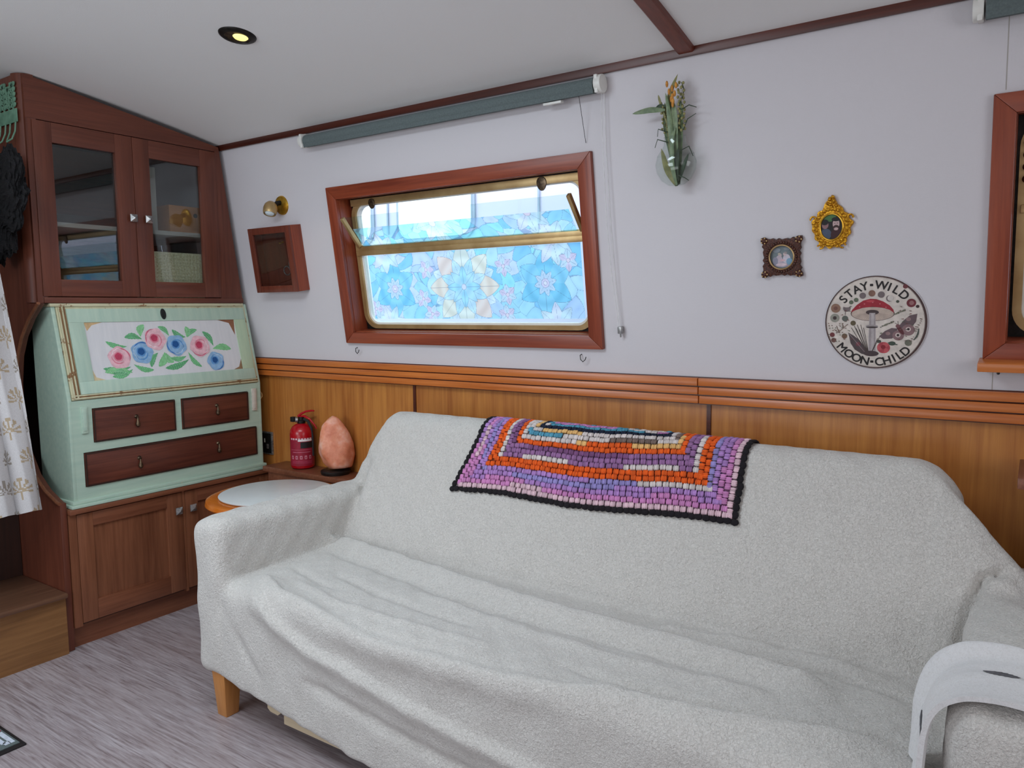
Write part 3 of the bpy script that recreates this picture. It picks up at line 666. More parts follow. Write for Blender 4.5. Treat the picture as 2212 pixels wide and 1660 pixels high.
make('keyhole_plate', MB().lathe([(0, 0.004), (0.012, 0.003), (0.013, 0)], 20, sy=1.9, c=(1.921, 0.343, 0.0055)).box((1.917, 0.326, 0.009), (1.925, 0.348, 0.0135)), 'black_plastic', lid, smooth=True)
# hand-painted roses and leaves on the panel
fm = MB(); H0 = 0.0019
def blob(cx, cy, r, wob, n=28, ph=0, sx=1, sy=1):
    return [(cx+r*sx*(1+wob*math.sin(5*t+ph)+0.5*wob*math.sin(9*t+2*ph))*math.cos(t), cy+r*sy*(1+wob*math.sin(5*t+ph))*math.sin(t)) for t in np.linspace(0, 2*PI, n+1)[:-1]]
LEAF = [(1.657, 0.228, 1.735, 0.206), (1.738, 0.244, 1.806, 0.234), (1.821, 0.293, 1.801, 0.245), (1.891, 0.283, 1.931, 0.244), (1.956, 0.268, 2.01, 0.236), (2.019, 0.28, 2.014, 0.236), (2.066, 0.265, 2.018, 0.234), (2.102, 0.252, 2.141, 0.189), (2.222, 0.171, 2.134, 0.176), (2.058, 0.103, 2.009, 0.168), (1.899, 0.105, 2.006, 0.134), (1.928, 0.129, 1.901, 0.17), (1.927, 0.146, 1.997, 0.15), (1.829, 0.117, 1.866, 0.172), (1.863, 0.117, 1.897, 0.174), (1.825, 0.101, 1.749, 0.128), (1.631, 0.118, 1.736, 0.118), (1.635, 0.102, 1.739, 0.093), (1.66, 0.085, 1.742, 0.108), (1.662, 0.092, 1.72, 0.082)]
for i, (tx, ty, bx_, by_) in enumerate(LEAF):
    dx, dy = bx_-tx, by_-ty; ln_ = math.hypot(dx, dy); nx, ny = -dy/ln_, dx/ln_; tx -= dx*0.12; ty -= dy*0.12; dx *= 1.12; dy *= 1.12; ln_ *= 1.12; wd = 0.0105+0.002*(i % 3); cv = 0.010*(1 if i % 2 else -1)
    up, lo_ = [], []
    for k in range(13):
        t = k/12; h = math.sin(PI*t**0.8)*wd*(1+0.16*(k % 2)); c0 = cv*math.sin(PI*t)
        up.append((tx+dx*t+nx*(c0+h), ty+dy*t+ny*(c0+h))); lo_.append((tx+dx*t+nx*(c0-h), ty+dy*t+ny*(c0-h)))
    g = [(110, 190, 128), (96, 176, 120), (132, 204, 140)][i % 3]
    fm.flat(up+lo_[::-1][1:-1], H0+0.00002*i, g)
    for k in range(2, 11):
        t = k/12; c0 = cv*math.sin(PI*t); px, py = tx+dx*t+nx*c0, ty+dy*t+ny*c0
        for sg in (-1, 1):
            e = (px+sg*nx*wd*0.7-dx/ln_*0.004, py+sg*ny*wd*0.7-dy/ln_*0.004)
            fm.flat([(px, py), (e[0]+dx/ln_*0.0012, e[1]+dy/ln_*0.0012), (e[0]-dx/ln_*0.0008, e[1]-dy/ln_*0.0008)], H0+0.0006, (186, 226, 190))
    if i == 16 or i == 17: pass
for j, (cx, cy, pink, r) in enumerate([(1.694, 0.160, 1, 0.047), (1.795, 0.176, 0, 0.048), (1.864, 0.232, 1, 0.048), (1.958, 0.201, 0, 0.047), (2.072, 0.192, 1, 0.049), (2.139, 0.118, 0, 0.043)]):
    lt_, md, dk, cc = ((240, 190, 200), (228, 140, 158), (214, 108, 132), (200, 62, 96)) if pink else ((146, 186, 224), (92, 150, 208), (60, 118, 188), (16, 84, 150))
    b0 = H0+0.0008+j*0.0002
    fm.flat(blob(cx, cy, r, 0.06, ph=j), b0, lt_)
    for q in range(22):
        a = q*2.4+j; rr = r*(0.36+0.58*((q*0.618) % 1)); wdt = 0.55+0.3*((q*0.37) % 1); th = 0.0032
        o_, i_ = [], []
        for k in range(8):
            t = a+wdt*(k/7-0.5)*2*0.8; tk = th*math.sin(PI*k/7)
            o_.append((cx+(rr+tk)*math.cos(t), cy+(rr+tk)*math.sin(t))); i_.append((cx+(rr-tk*0.3)*math.cos(t), cy+(rr-tk*0.3)*math.sin(t)))
        fm.flat(o_+i_[::-1][1:-1], b0+0.00004+q*0.000004, [md, dk, md, lt_, (246, 222, 226) if pink else (190, 214, 236)][q % 5])
    fm.flat(blob(cx-0.004, cy+0.004, r*0.44, 0.04, ph=j*2), b0+0.00014, md)
    fm.flat(blob(cx-0.004, cy+0.005, r*0.32, 0.04, ph=j*3), b0+0.00017, cc)
make('painted_flowers', fm, 'printed', lid)
for poly_, c_ in (([(P0, Q1), (P0+0.008, Q1-0.035), (P0+0.03, Q1-0.012), (P0+0.075, Q1)], (214, 180, 134)), ([(P1, Q1), (P1-0.09, Q1), (P1-0.03, Q1-0.016), (P1-0.008, Q1-0.075)], (150, 98, 70)),
                  ([(P1, Q0), (P1, Q0+0.05), (P1-0.018, Q0+0.012), (P1-0.05, Q0)], (150, 116, 84)), ([(P0, Q0), (P0+0.05, Q0), (P0+0.012, Q0+0.014), (P0, Q0+0.05)], (222, 202, 160))):
    make('worn_corner', MB().flat(poly_, 0.0018, c_), 'printed', lid)
hg = MB().tube([(XF-0.015, BY1+0.006+0.012*math.sin(t), 0.935+0.016*math.cos(t)) for t in np.linspace(0, 2*PI, 14)[:-1]], 0.0035, 8, closed=True)
make('side_loop', hg, 'brass', bu, world=True, smooth=True)

# ------------------------------------------------------------ ledge, socket, side table, extinguisher, salt lamp
tag(make('ledge', MB().box((-3.02, 2.285, 0.585), (-2.30, 2.429, 0.610)).box((-3.0, 2.30, 0.0), (-2.32, 2.429, 0.585)), 'base_wood_y', bevel=0.003), 'low brown ledge along the panelling under the extinguisher', 'ledge')
sk = thing('socket', 'black and chrome power socket half hidden behind the bureau', 'socket', (-3.155, 2.43, 0.69), (PI/2, 0, 0))
make('plate', MB().box((-0.045, -0.06, 0), (0.040, 0.055, 0.008)), 'pewter', sk, bevel=0.003)
make('insert', MB().box((-0.038, -0.052, 0.008), (0.030, 0.047, 0.011)), 'black_plastic', sk, bevel=0.002)
make('switch', MB().box((0.0, -0.03, 0.011), (0.014, -0.006, 0.016)), 'pewter', sk, bevel=0.002)
make('pin_slot', MB().box((-0.02, 0.0, 0.011), (-0.012, 0.02, 0.0115)), 'white_plastic', sk)

tb = thing('side_table', 'round orange wood side table with white inlaid top beside the sofa', 'table', (-2.555, 1.990, 0))
make('table_rim', MB().lathe([(0.0, 0.560), (0.235, 0.560), (0.262, 0.566), (0.272, 0.578), (0.268, 0.592), (0.255, 0.597), (0.225, 0.595), (0.0, 0.595)], 72), 'table_wood', tb, smooth=True)
make('white_inlay', MB().lathe([(0.0, 0.595), (0.218, 0.595), (0.226, 0.598), (0.228, 0.602), (0.222, 0.604), (0.0, 0.604)], 72, c=(-0.005, 0.012, 0)), 'white_laminate', tb, smooth=True)
make('apron', MB().lathe([(0.19, 0.50), (0.20, 0.505), (0.20, 0.56), (0.0, 0.56)], 48), 'table_wood', tb, smooth=True)
for k in range(4):
    a = PI/4+k*PI/2
    make('leg', MB().tube([(0.175*math.cos(a), 0.175*math.sin(a), 0.56), (0.185*math.cos(a), 0.185*math.sin(a), 0.3), (0.205*math.cos(a), 0.205*math.sin(a), 0.0)], [0.019, 0.016, 0.012], 14), 'table_wood', tb, smooth=True)

ex = thing('fire_extinguisher', 'small red fire extinguisher standing on the ledge by the socket', 'extinguisher', (-2.822, 2.362, 0.610))
r = 0.055
make('cylinder', MB().lathe([(0.0, 0.0), (0.042, 0.0), (0.052, 0.006), (r, 0.016), (r, 0.160), (0.053, 0.178), (0.044, 0.196), (0.030, 0.207), (0.017, 0.212), (0.0, 0.212)], 40), 'red_enamel', ex, smooth=True)
make('neck', MB().lathe([(0.017, 0.208), (0.019, 0.214), (0.019, 0.224), (0.014, 0.228), (0.014, 0.242), (0, 0.242)], 20), 'dark_metal', ex, smooth=True)
g_ = MB(); Mg = Matrix.Rotation(math.radians(-128), 4, 'Z') @ Matrix.Translation((0.016, 0, 0.229)) @ Matrix.Rotation(PI/2, 4, 'Y')
g_.lathe([(0.0, 0.0), (0.013, 0.0), (0.0135, 0.010), (0.011, 0.012), (0, 0.012)], 20, M=Mg); make('pressure_gauge', g_, 'pewter', ex, smooth=True)
make('gauge_cap', MB().box((-0.046, -0.028, 0.218), (-0.024, -0.008, 0.242)), 'black_plastic', ex, bevel=0.003)
hd = (0.83, 0.30)
def Hh(d, z): return (hd[0]*d, hd[1]*d, z)
make('carry_handle', MB().tube([Hh(-0.01, 0.240), Hh(0.02, 0.246), Hh(0.05, 0.232), Hh(0.078, 0.204), Hh(0.088, 0.188)], [0.006, 0.006, 0.005, 0.004, 0.003], 8), 'red_enamel', ex, smooth=True)
make('squeeze_lever', MB().tube([Hh(-0.018, 0.244), Hh(0.004, 0.258), Hh(0.030, 0.268), Hh(0.060, 0.272), Hh(0.078, 0.272)], [0.006, 0.006, 0.005, 0.0045, 0.0035], 8), 'red_enamel', ex, smooth=True)
make('hose', MB().tube([Hh(0.014, 0.232), Hh(0.040, 0.222), Hh(0.058, 0.190), Hh(0.062, 0.150), Hh(0.062, 0.06)], 0.0065, 8), 'black_rubber', ex, smooth=True)
lm = MB()
def wrap(a0, a1, z0, z1, col, off=0.0006):
    n = max(2, int(abs(a1-a0)/6)); A = [math.radians(a0+(a1-a0)*i/n) for i in range(n+1)]
    vs = [((r+off)*math.cos(a), (r+off)*math.sin(a), z) for z in (z0, z1) for a in A]
    lm.add(vs, [(i, i+1, n+2+i, n+1+i) for i in range(n)], col)
ca = math.degrees(math.atan2(-2.362, 2.822))     # faces the room
wrap(ca-72, ca+72, 0.018, 0.148, (150, 10, 44))
for k in range(8): wrap(ca-60+k*14, ca-60+k*14+9, 0.1405, 0.148, (226, 190, 196), 0.0009)
wrap(ca-20, ca+50, 0.133, 0.142, (232, 220, 220), 0.0011)
wrap(ca-8, ca+70, 0.101, 0.130, (22, 8, 14), 0.0010)
wrap(ca-60, ca+50, 0.093, 0.0945, (200, 100, 122), 0.0010)
wrap(ca-50, ca+40, 0.081, 0.0835, (196, 110, 130), 0.0010)
for k in range(5): wrap(ca-56+k*22, ca-56+k*22+11, 0.050, 0.066, (206, 136, 150), 0.0010)
for k in range(5): wrap(ca-53+k*22, ca-53+k*22+5, 0.053, 0.062, (150, 10, 44), 0.0012)
for k in range(3): wrap(ca-55, ca+48, 0.030+k*0.005, 0.0315+k*0.005, (184, 70, 100), 0.0010)
make('printed_label', lm, 'printed', ex)

sl = thing('salt_lamp', 'pink salt rock lamp on a black base next to the extinguisher', 'lamp', (-2.590, 2.352, 0.610))
make('lamp_base', MB().lathe([(0, 0), (0.062, 0), (0.066, 0.006), (0.066, 0.016), (0.060, 0.020), (0, 0.020)], 32), 'black_plastic', sl, smooth=True)
bm = bmesh.new(); bmesh.ops.create_icosphere(bm, subdivisions=4, radius=1)
vr = rng.normal(size=(26, 3)); vr /= np.linalg.norm(vr, axis=1)[:, None]; cutd = rng.uniform(0.80, 0.95, 26)
for v in bm.verts:
    p = np.array(v.co); 
    for nrm, cd in zip(vr, cutd):
        e = p @ nrm
        if e > cd: p = p-nrm*(e-cd)*0.85
    z = p[2]; h0 = math.hypot(v.co[0], v.co[1]); ft = math.hypot(p[0], p[1])/max(h0, 1e-6); az = math.atan2(v.co[1], v.co[0])
    rr = float(np.interp(v.co[2], [-1, -0.97, -0.8, -0.4, 0, 0.4, 0.7, 0.88, 0.96, 1], [0, 0.5, 0.82, 1.0, 0.97, 0.80, 0.58, 0.40, 0.26, 0]))*ft*(1+0.05*math.sin(3*az+2*z))
    v.co = (rr*math.cos(az)*0.084-0.014*(z-0.1), rr*math.sin(az)*0.062, (z+0.95)*0.128+0.016)
mb = MB(); mb.add([tuple(v.co) for v in bm.verts], [tuple(v.index for v in f.verts) for f in bm.faces]); bm.free()
make('salt_rock', mb, 'salt_rock', sl, smooth=True, sharp=60).rotation_euler = (0, 0, math.radians(32))

# ------------------------------------------------------------ things on the wall
# spotlight sconce
sc = thing('wall_spotlight', 'small brass eyeball spotlight on the wall above the wooden box frame', 'light', wallpt(-2.843, 0.744), WROT)
make('backplate', MB().lathe([(0, 0.010), (0.028, 0.010), (0.040, 0.006), (0.043, 0.0)], 36), 'bright_brass', sc, smooth=True)
make('arm', MB().tube([(0, 0.012, 0.008), (-0.002, 0.010, 0.026), (-0.004, 0.0, 0.040)], 0.011, 14), 'dark_metal', sc, smooth=True)
Mh = Matrix.Translation((-0.006, -0.010, 0.062)) @ Matrix.Rotation(math.radians(62), 4, 'X') @ Matrix.Rotation(math.radians(10), 4, 'Y')
make('lamp_head', MB().lathe([(0, -0.032), (0.016, -0.029), (0.027, -0.016), (0.031, 0.0), (0.030, 0.020), (0.027, 0.028), (0.025, 0.028), (0.024, 0.022)], 32, M=Mh), 'brass', sc, smooth=True)
make('bulb_lens', MB().lathe([(0.0245, 0.020), (0.018, 0.028), (0, 0.031)], 28, M=Mh), 'boat_window', sc, smooth=True)

# box frame
bf = thing('box_frame', 'dark red wooden box frame with glass front hung left of the window', 'frame', wallpt(-2.88, 0.507), WROT)
hx, hy, dp = 0.142, 0.147, 0.060
for lo, hi in (((-hx, -hy, 0), (-hx+0.012, hy, dp)), ((hx-0.012, -hy, 0), (hx, hy, dp)), ((-hx+0.012, -hy, 0), (hx-0.012, -hy+0.012, dp)), ((-hx+0.012, hy-0.012, 0), (hx-0.012, hy, dp))):
    make('box_side', MB().box(lo, hi), 'red_wood_y', bf, bevel=0.0015)
make('back_board', MB().box((-hx+0.012, -hy+0.012, 0.002), (hx-0.012, hy-0.012, 0.008)), 'dark_trim_y', bf)
fr = 0.030
for lo, hi in (((-hx, -hy), (-hx+fr, hy)), ((hx-fr, -hy), (hx, hy)), ((-hx+fr, -hy), (hx-fr, -hy+fr)), ((-hx+fr, hy-fr), (hx-fr, hy))):
    make('door_board', MB().box((lo[0], lo[1], dp), (hi[0], hi[1], dp+0.012)), 'dark_trim_y', bf, bevel=0.002)
make('glass_pane', MB().box((-hx+fr-0.004, -hy+fr-0.004, dp+0.002), (hx-fr+0.004, hy-fr+0.004, dp+0.004)), 'cabinet_glass', bf)
make('hanging_key', MB().tube([(0.045+0.004*math.sin(t), 0.02-0.03*t/3, 0.012) for t in np.linspace(0, 6, 10)], 0.003, 6), 'pewter', bf, smooth=True)
make('key_ring', MB().tube([(0.02+0.022*math.cos(t), -0.055+0.02*math.sin(t), 0.012) for t in np.linspace(0, 5.6, 14)], 0.003, 6), 'pewter', bf, smooth=True)
make('key_hook', MB().box((-0.006, 0.068, 0.008), (0.002, 0.074, 0.014)), 'bright_brass', bf); make('key_hook', MB().box((0.014, 0.072, 0.008), (0.020, 0.078, 0.014)), 'bright_brass', bf)

# hooks and screw under the windows
for x, s, lb in ((-2.470, 0.086, 'small wire hook under the left corner of the filmed window'), (-1.334, 0.086, 'small wire hook under the right corner of the filmed window')):
    h = thing('wire_hook', lb, 'hook', wallpt(x, s), WROT, 'wire hooks under the filmed window')
    make('hook_wire', MB().tube([(-0.012, 0.012, 0), (-0.014, 0.010, 0.010), (-0.010, -0.004, 0.016), (0.0, -0.012, 0.018), (0.010, -0.004, 0.018), (0.013, 0.006, 0.016)], 0.0016, 6), 'dark_metal', h, smooth=True)
s_ = thing('screw', 'tiny dark screw in the wall under the right sill', 'screw', wallpt(-0.079, 0.080), WROT)
make('screw_head', MB().lathe([(0, 0.003), (0.003, 0.002), (0.004, 0)], 12), 'black_plastic', s_, smooth=True)

# ornate oval frame
ov = thing('oval_picture_frame', 'ornate gold oval picture frame holding a portrait photo', 'frame', wallpt(-0.497, 0.497), WROT)
ol = []
for t in np.linspace(0, 2*PI, 121)[:-1]:
    a = t; rx, ry = 0.052, 0.060
    x, y = math.sin(a), math.cos(a)
    rr = 1+0.045*math.sin(14*a)+0.10*math.exp(-((abs(a-PI)-1.75)/0.16)**2)+0.07*math.exp(-((abs(a-PI)-0.62)/0.14)**2)
    yy_ = y*ry*rr
    if y > 0: yy_ += 0.030*max(0, 1-abs(x)/0.55)**1.2
    ol.append((x*rx*rr*(1-0.10*max(0, y-0.3)), yy_-0.004))
make('carved_rim', MB().prism(ol[::-1], 0.0, 0.010), 'gold_leafing', ov, bevel=0.003)
sm = MB()
for k in range(26):
    a = 2*PI*k/26; sm.ellipsoid((0.042*math.sin(a), 0.0505*math.cos(a)-0.004, 0.011), (0.006, 0.006, 0.004), 8, 5)
for k in range(9): sm.ellipsoid((0.014*math.sin(k*1.7)*(1-k/12), 0.052+k*0.0034, 0.011), (0.0055, 0.005, 0.005), 8, 5)
for sx in (-1, 1):
    sm.tube([(sx*(0.050+0.008*math.cos(t)), 0.018+0.010*math.sin(t), 0.010) for t in np.linspace(0, 5, 12)], 0.0028, 6)
    sm.tube([(sx*(0.030+0.008*math.cos(t)), -0.058+0.006*math.sin(t), 0.010) for t in np.linspace(0, 5, 12)], 0.0026, 6)
make('scroll_carving', sm, 'gold_leafing', ov, smooth=True)
make('inner_bead', MB().tube([(0.031*math.sin(t), 0.037*math.cos(t)-0.004, 0.012) for t in np.linspace(0, 2*PI, 41)[:-1]], 0.0026, 8, closed=True), 'bright_brass', ov, smooth=True)
pm = MB(); el = lambda cx, cy, a, b, n=24: [(cx+a*math.cos(t), cy+b*math.sin(t)) for t in np.linspace(0, 2*PI, n+1)[:-1]]
def inside(poly, rx, ry, cy): 
    out_ = []
    for x, y in poly:
        k = math.hypot(x/rx, (y-cy)/ry); out_.append((x/max(k, 1), cy+(y-cy)/max(k, 1)))
    return out_
def pp(poly, h, c): pm.flat(inside(poly, 0.030, 0.036, -0.004), 0.0104+h*0.0001, c)
pp(el(0, -0.004, 0.030, 0.036), 0, (24, 18, 20)); pp(el(-0.004, 0.022, 0.017, 0.011), 1, (70, 110, 62)); pp(el(-0.015, -0.024, 0.015, 0.016), 2, (70, 82, 104))
pp(el(-0.017, 0.003, 0.009, 0.012), 3, (150, 110, 112)); pp(el(-0.018, 0.010, 0.010, 0.008), 4, (20, 12, 12)); pp(el(0.014, -0.026, 0.016, 0.016), 5, (54, 14, 20))
pp(el(0.0125, 0.004, 0.0125, 0.018), 6, (34, 18, 16)); pp(el(0.0125, 0.004, 0.009, 0.014), 7, (200, 170, 168)); pp(el(0.0125, -0.007, 0.0085, 0.008), 8, (62, 38, 34)); pp(el(0.0125, -0.010, 0.006, 0.004), 9, (190, 160, 158)); pp(el(0.0125, -0.003, 0.0045, 0.0014, 10), 9.5, (62, 38, 34)); pp(el(0.0125, 0.017, 0.012, 0.006), 10, (18, 12, 12))
for ex_ in (0.009, 0.016): pp(el(ex_, 0.006, 0.0016, 0.0009, 8), 11, (30, 18, 18))
make('portrait_photo', pm, 'printed', ov)

# square carved frame
sq = thing('square_picture_frame', 'small square carved bronze frame with a round pale miniature', 'frame', wallpt(-0.637, 0.414), WROT)
def sqp(h, jag): 
    p = []
    for i in range(4):
        a = PI/2*i-PI/4
        for k in range(14):
            t = k/14; x0_, y0_ = h, -h+2*h*t; c_ = h*(1+(jag*0.05*math.sin(k*2.6)) - 0.05*math.sin(PI*t)*jag*1.6); x0_ = c_
            if k in (0, 1, 13): x0_ = h*1.04
            ca_, sa_ = math.cos(PI/2*i), math.sin(PI/2*i); p.append((x0_*ca_-y0_*sa_, x0_*sa_+y0_*ca_))
    return p
A = sqp(0.058, 1)
def circ(n, r_, off=-PI/4): return [(r_*math.cos(off+2*PI*i/n), r_*math.sin(off+2*PI*i/n)) for i in range(n)]
mb = MB(); ring(mb, A, circ(len(A), 0.0345), 0.0, 0.012); make('carved_rim', mb, 'bronze_carving', sq, bevel=0.0015)
sm = MB(); sm2 = MB()
for sx in (-1, 1):
    for sy in (-1, 1):
        sm.ellipsoid((sx*0.050, sy*0.050, 0.011), (0.011, 0.011, 0.006), 12, 6)
        for k in range(5): sm2.ellipsoid((sx*0.050+0.008*math.cos(k*1.257), sy*0.050+0.008*math.sin(k*1.257), 0.015), (0.0028, 0.0028, 0.002), 6, 4)
for k in range(36):
    a = 2*PI*k/36; sm.ellipsoid((0.043*math.cos(a), 0.043*math.sin(a), 0.012), (0.0045, 0.0045, 0.003), 7, 4)
make('corner_rosettes', sm, 'bronze_carving', sq, smooth=True); tag(make('gilt_highlights', sm2, 'brass', sq, smooth=True), kind='stuff')
make('inner_bead', MB().tube([(*p, 0.012) for p in circ(40, 0.0355)], 0.0022, 8, closed=True), 'brass', sq, smooth=True)
pm = MB(); pm.flat(circ(40, 0.035), 0.0042, (112, 124, 128))
for x, y, a_, b_, c_ in ((0.0, -0.020, 0.026, 0.011, (176, 168, 184)), (0.013, -0.006, 0.011, 0.014, (206, 196, 206)), (-0.009, -0.008, 0.010, 0.013, (198, 182, 194)), (0.008, 0.008, 0.0050, 0.0058, (214, 190, 190)), (-0.006, 0.005, 0.0050, 0.0055, (206, 184, 188)), (0.010, 0.012, 0.0048, 0.0034, (150, 140, 140)), (-0.008, 0.009, 0.0046, 0.0032, (186, 176, 160)),
                         (0.021, -0.014, 0.009, 0.010, (124, 162, 188)), (-0.020, -0.012, 0.008, 0.012, (150, 148, 166)), (0.001, -0.010, 0.008, 0.003, (214, 176, 182)), (-0.002, -0.023, 0.016, 0.0045, (222, 200, 208)), (-0.016, 0.020, 0.012, 0.007, (134, 142, 150)), (0.014, 0.024, 0.010, 0.005, (128, 136, 142))):
    pm.flat(el(x, y, a_, b_, 16), 0.0044+0.00008*len(pm.f), c_)
make('miniature_painting', pm, 'printed', sq)

# round plaque
sg = thing('wall_plaque', 'round mushroom plaque reading STAY WILD MOON CHILD', 'plaque', wallpt(-0.382, 0.217), WROT)
R0 = 0.1345
make('plaque_board', MB().lathe([(0, 0), (R0-0.002, 0), (R0, 0.002), (R0, 0.004), (R0-0.001, 0.005), (0, 0.005)], 96), 'white_panel', sg, smooth=True)
pm = MB(); HZ = [0.0052]
def S(X, Y): return ((X-955)/865*R0, (845-Y)/755*R0)
def Pz(poly, c):
    HZ[0] += 0.00001; a = sum(poly[i][0]*poly[(i+1) % len(poly)][1]-poly[(i+1) % len(poly)][0]*poly[i][1] for i in range(len(poly)))
    pm.flat(poly if a > 0 else poly[::-1], HZ[0], c)
def E(X, Y, a_, b_, c, n=22, rot=0): 
    cx, cy = S(X, Y); a_ *= R0/865; b_ *= R0/755; Pz([(cx+a_*math.cos(t)*math.cos(rot)-b_*math.sin(t)*math.sin(rot), cy+a_*math.cos(t)*math.sin(rot)+b_*math.sin(t)*math.cos(rot)) for t in np.linspace(0, 2*PI, n+1)[:-1]], c)
def Ln(X0, Y0, X1, Y1, wd, c):
    a_, b_ = S(X0, Y0), S(X1, Y1); dx, dy = b_[0]-a_[0], b_[1]-a_[1]; l_ = math.hypot(dx, dy) or 1; nx, ny = -dy/l_*wd/2*R0/800, dx/l_*wd/2*R0/800
    Pz([(a_[0]+nx, a_[1]+ny), (a_[0]-nx, a_[1]-ny), (b_[0]-nx, b_[1]-ny), (b_[0]+nx, b_[1]+ny)], c)
Pz(el(0, 0, R0-0.0012, R0-0.0012, 80), (74, 48, 46)); Pz(el(-0.0012, 0, R0-0.006, R0-0.0045, 80), (214, 202, 192)); 
Pz(el(-0.0012, 0, R0-0.0068, R0-0.0053, 80), (120, 100, 94)); Pz(el(-0.0012, 0, R0-0.0074, R0-0.0060, 80), (220, 208, 198))
rd, pk, gy, dk, gn, tn = (160, 34, 48), (190, 84, 90), (118, 104, 104), (54, 40, 40), (96, 104, 84), (132, 96, 80)
# mushroom
E(915, 700, 370, 120, (88, 60, 58), 40); E(915, 705, 355, 108, (196, 176, 162), 40)
for k in range(-9, 10): Ln(915+k*8, 690, 915+k*36, 700+100*math.sqrt(max(0, 1-(k/9.6)**2)), 4, (160, 140, 130))
cap = [S(550, 680), S(570, 640), S(650, 560), S(760, 490), S(880, 462), S(980, 468), S(1100, 510), S(1200, 570), S(1265, 640), S(1275, 690), S(1200, 640), S(1080, 605), S(915, 590), S(760, 605), S(640, 640)]
Pz(cap, rd); E(880, 500, 70, 20, (188, 62, 72)); 
for X_, Y_ in ((780, 545), (920, 520), (1040, 545), (700, 590), (1140, 600)): E(X_, Y_, 12, 8, (206, 120, 124), 10)
E(915, 680, 110, 40, (70, 54, 54))
Pz([S(865, 690), S(965, 690), S(975, 900), S(985, 1300), S(1010, 1390), S(830, 1390), S(850, 1300), S(860, 900)], (186, 176, 176))
for X_ in (875, 890, 950, 962): Ln(X_, 700, X_+2, 1300, 5, (120, 104, 106))
E(912, 905, 105, 26, (160, 150, 150)); E(912, 922, 100, 14, dk)
# leaf, grass, flower, moth
Pz([S(505, 1010), S(600, 1060), S(700, 1130), S(780, 1230), S(850, 1380), S(740, 1360), S(620, 1290), S(550, 1190)], (84, 70, 72)); E(680, 1200, 40, 34, (120, 60, 70)); Ln(520, 1030, 830, 1370, 8, (150, 130, 130))
for X_, Y_ in ((560, 930), (610, 900), (660, 880), (720, 880), (770, 930), (700, 960), (640, 940), (1010, 1100), (1040, 1080)): Ln(X_, Y_, 860+(X_-700)*0.1, 1370, 9, (70, 56, 52))
E(900, 1350, 130, 46, (74, 58, 60))
E(1110, 1250, 110, 92, pk); 
for k in range(6): E(1110+62*math.cos(k*1.05), 1250+54*math.sin(k*1.05), 46, 40, (198, 86, 92) if k % 2 else (176, 64, 76))
E(1105, 1240, 40, 34, (140, 26, 40)); E(1250, 1180, 60, 34, (66, 78, 66)); Ln(1180, 1170, 1340, 1200, 16, (66, 78, 66)); E(1030, 1150, 40, 26, (70, 70, 62))
wing = (104, 84, 88)
Pz([S(1360, 900), S(1420, 820), S(1530, 730), S(1650, 705), S(1630, 830), S(1560, 920), S(1440, 960)], wing); Pz([S(1330, 940), S(1240, 930), S(1130, 980), S(1030, 1070), S(1100, 1110), S(1250, 1100), S(1330, 1020)], wing)
E(1510, 960, 105, 90, (140, 108, 110)); E(1350, 1050, 95, 80, (140, 108, 110)); E(1510, 950, 44, 36, (216, 196, 190)); E(1345, 1045, 44, 36, (216, 196, 190)); E(1512, 948, 22, 20, (50, 34, 36)); E(1345, 1045, 22, 20, (50, 34, 36))
E(1510, 790, 40, 30, (150, 120, 120)); E(1180, 1020, 40, 28, (150, 120, 120)); E(1380, 960, 34, 90, (96, 40, 46), rot=0.6); E(1340, 900, 36, 30, (120, 76, 80))
Ln(1330, 870, 1290, 850, 6, dk); Ln(1345, 870, 1340, 820, 6, dk)
# moon phases, flowers, dots
for X_, Y_, a_, c_ in ((750, 410, 56, gy), (905, 375, 58, tn), (1060, 398, 58, gy), (640, 478, 40, gn), (555, 515, 38, gn), (590, 855, 46, (96, 84, 60)), (440, 1070, 48, (124, 92, 70)), (480, 610, 66, gy), (1515, 1165, 58, (110, 110, 96)),
                       (285, 610, 84, (150, 112, 92)), (270, 770, 80, (150, 148, 136)), (225, 1050, 44, (116, 50, 54)), (250, 1140, 44, (116, 80, 72)), (450, 780, 54, (96, 100, 92)), (1330, 510, 26, (70, 74, 60)), (1450, 275, 40, (110, 50, 54)), (1650, 590, 28, (60, 40, 40))):
    E(X_, Y_, a_, a_*0.88, c_)
E(270, 770, 34, 30, (66, 52, 50)); E(285, 610, 36, 30, (120, 78, 66)); E(1550, 535, 76, 66, (116, 40, 50)); E(1555, 535, 38, 34, (160, 110, 110)); E(480, 575, 66, 22, (214, 202, 192)); Ln(460, 650, 450, 720, 10, gy)
E(1195, 460, 54, 50, gy); E(1212, 455, 50, 46, (214, 204, 196))
for k in range(46):
    X_ = 1060+((k*97) % 400); Y_ = 980-(X_-1060)*0.95+((k*53) % 110)-60
    if math.hypot((X_-955)/865, (Y_-845)/755) < 0.88: E(X_, Y_, 13, 10, [(110, 116, 100), (90, 84, 76), (140, 134, 110)][k % 3], 7)
for k in range(12): Ln(1690-k*12+30*math.sin(k), 780+k*32, 1730-k*14, 790+k*31, 12, (96, 72, 62))
for k in range(10): Ln(1600+8*k, 1120-k*10, 1660+2*k, 1060-k*14, 14, (70, 78, 70))
for a_, b_ in (((500, 870), (330, 1010)), ((330, 1010), (260, 960)), ((340, 1000), (300, 900)), ((420, 940), (400, 860))): Ln(*a_, *b_, 9, (110, 84, 70))
for k in range(26): E(160+((k*61) % 300), 860+((k*37) % 330), 10, 9, [(120, 90, 76), (96, 70, 62), (100, 104, 86)][k % 3], 6)
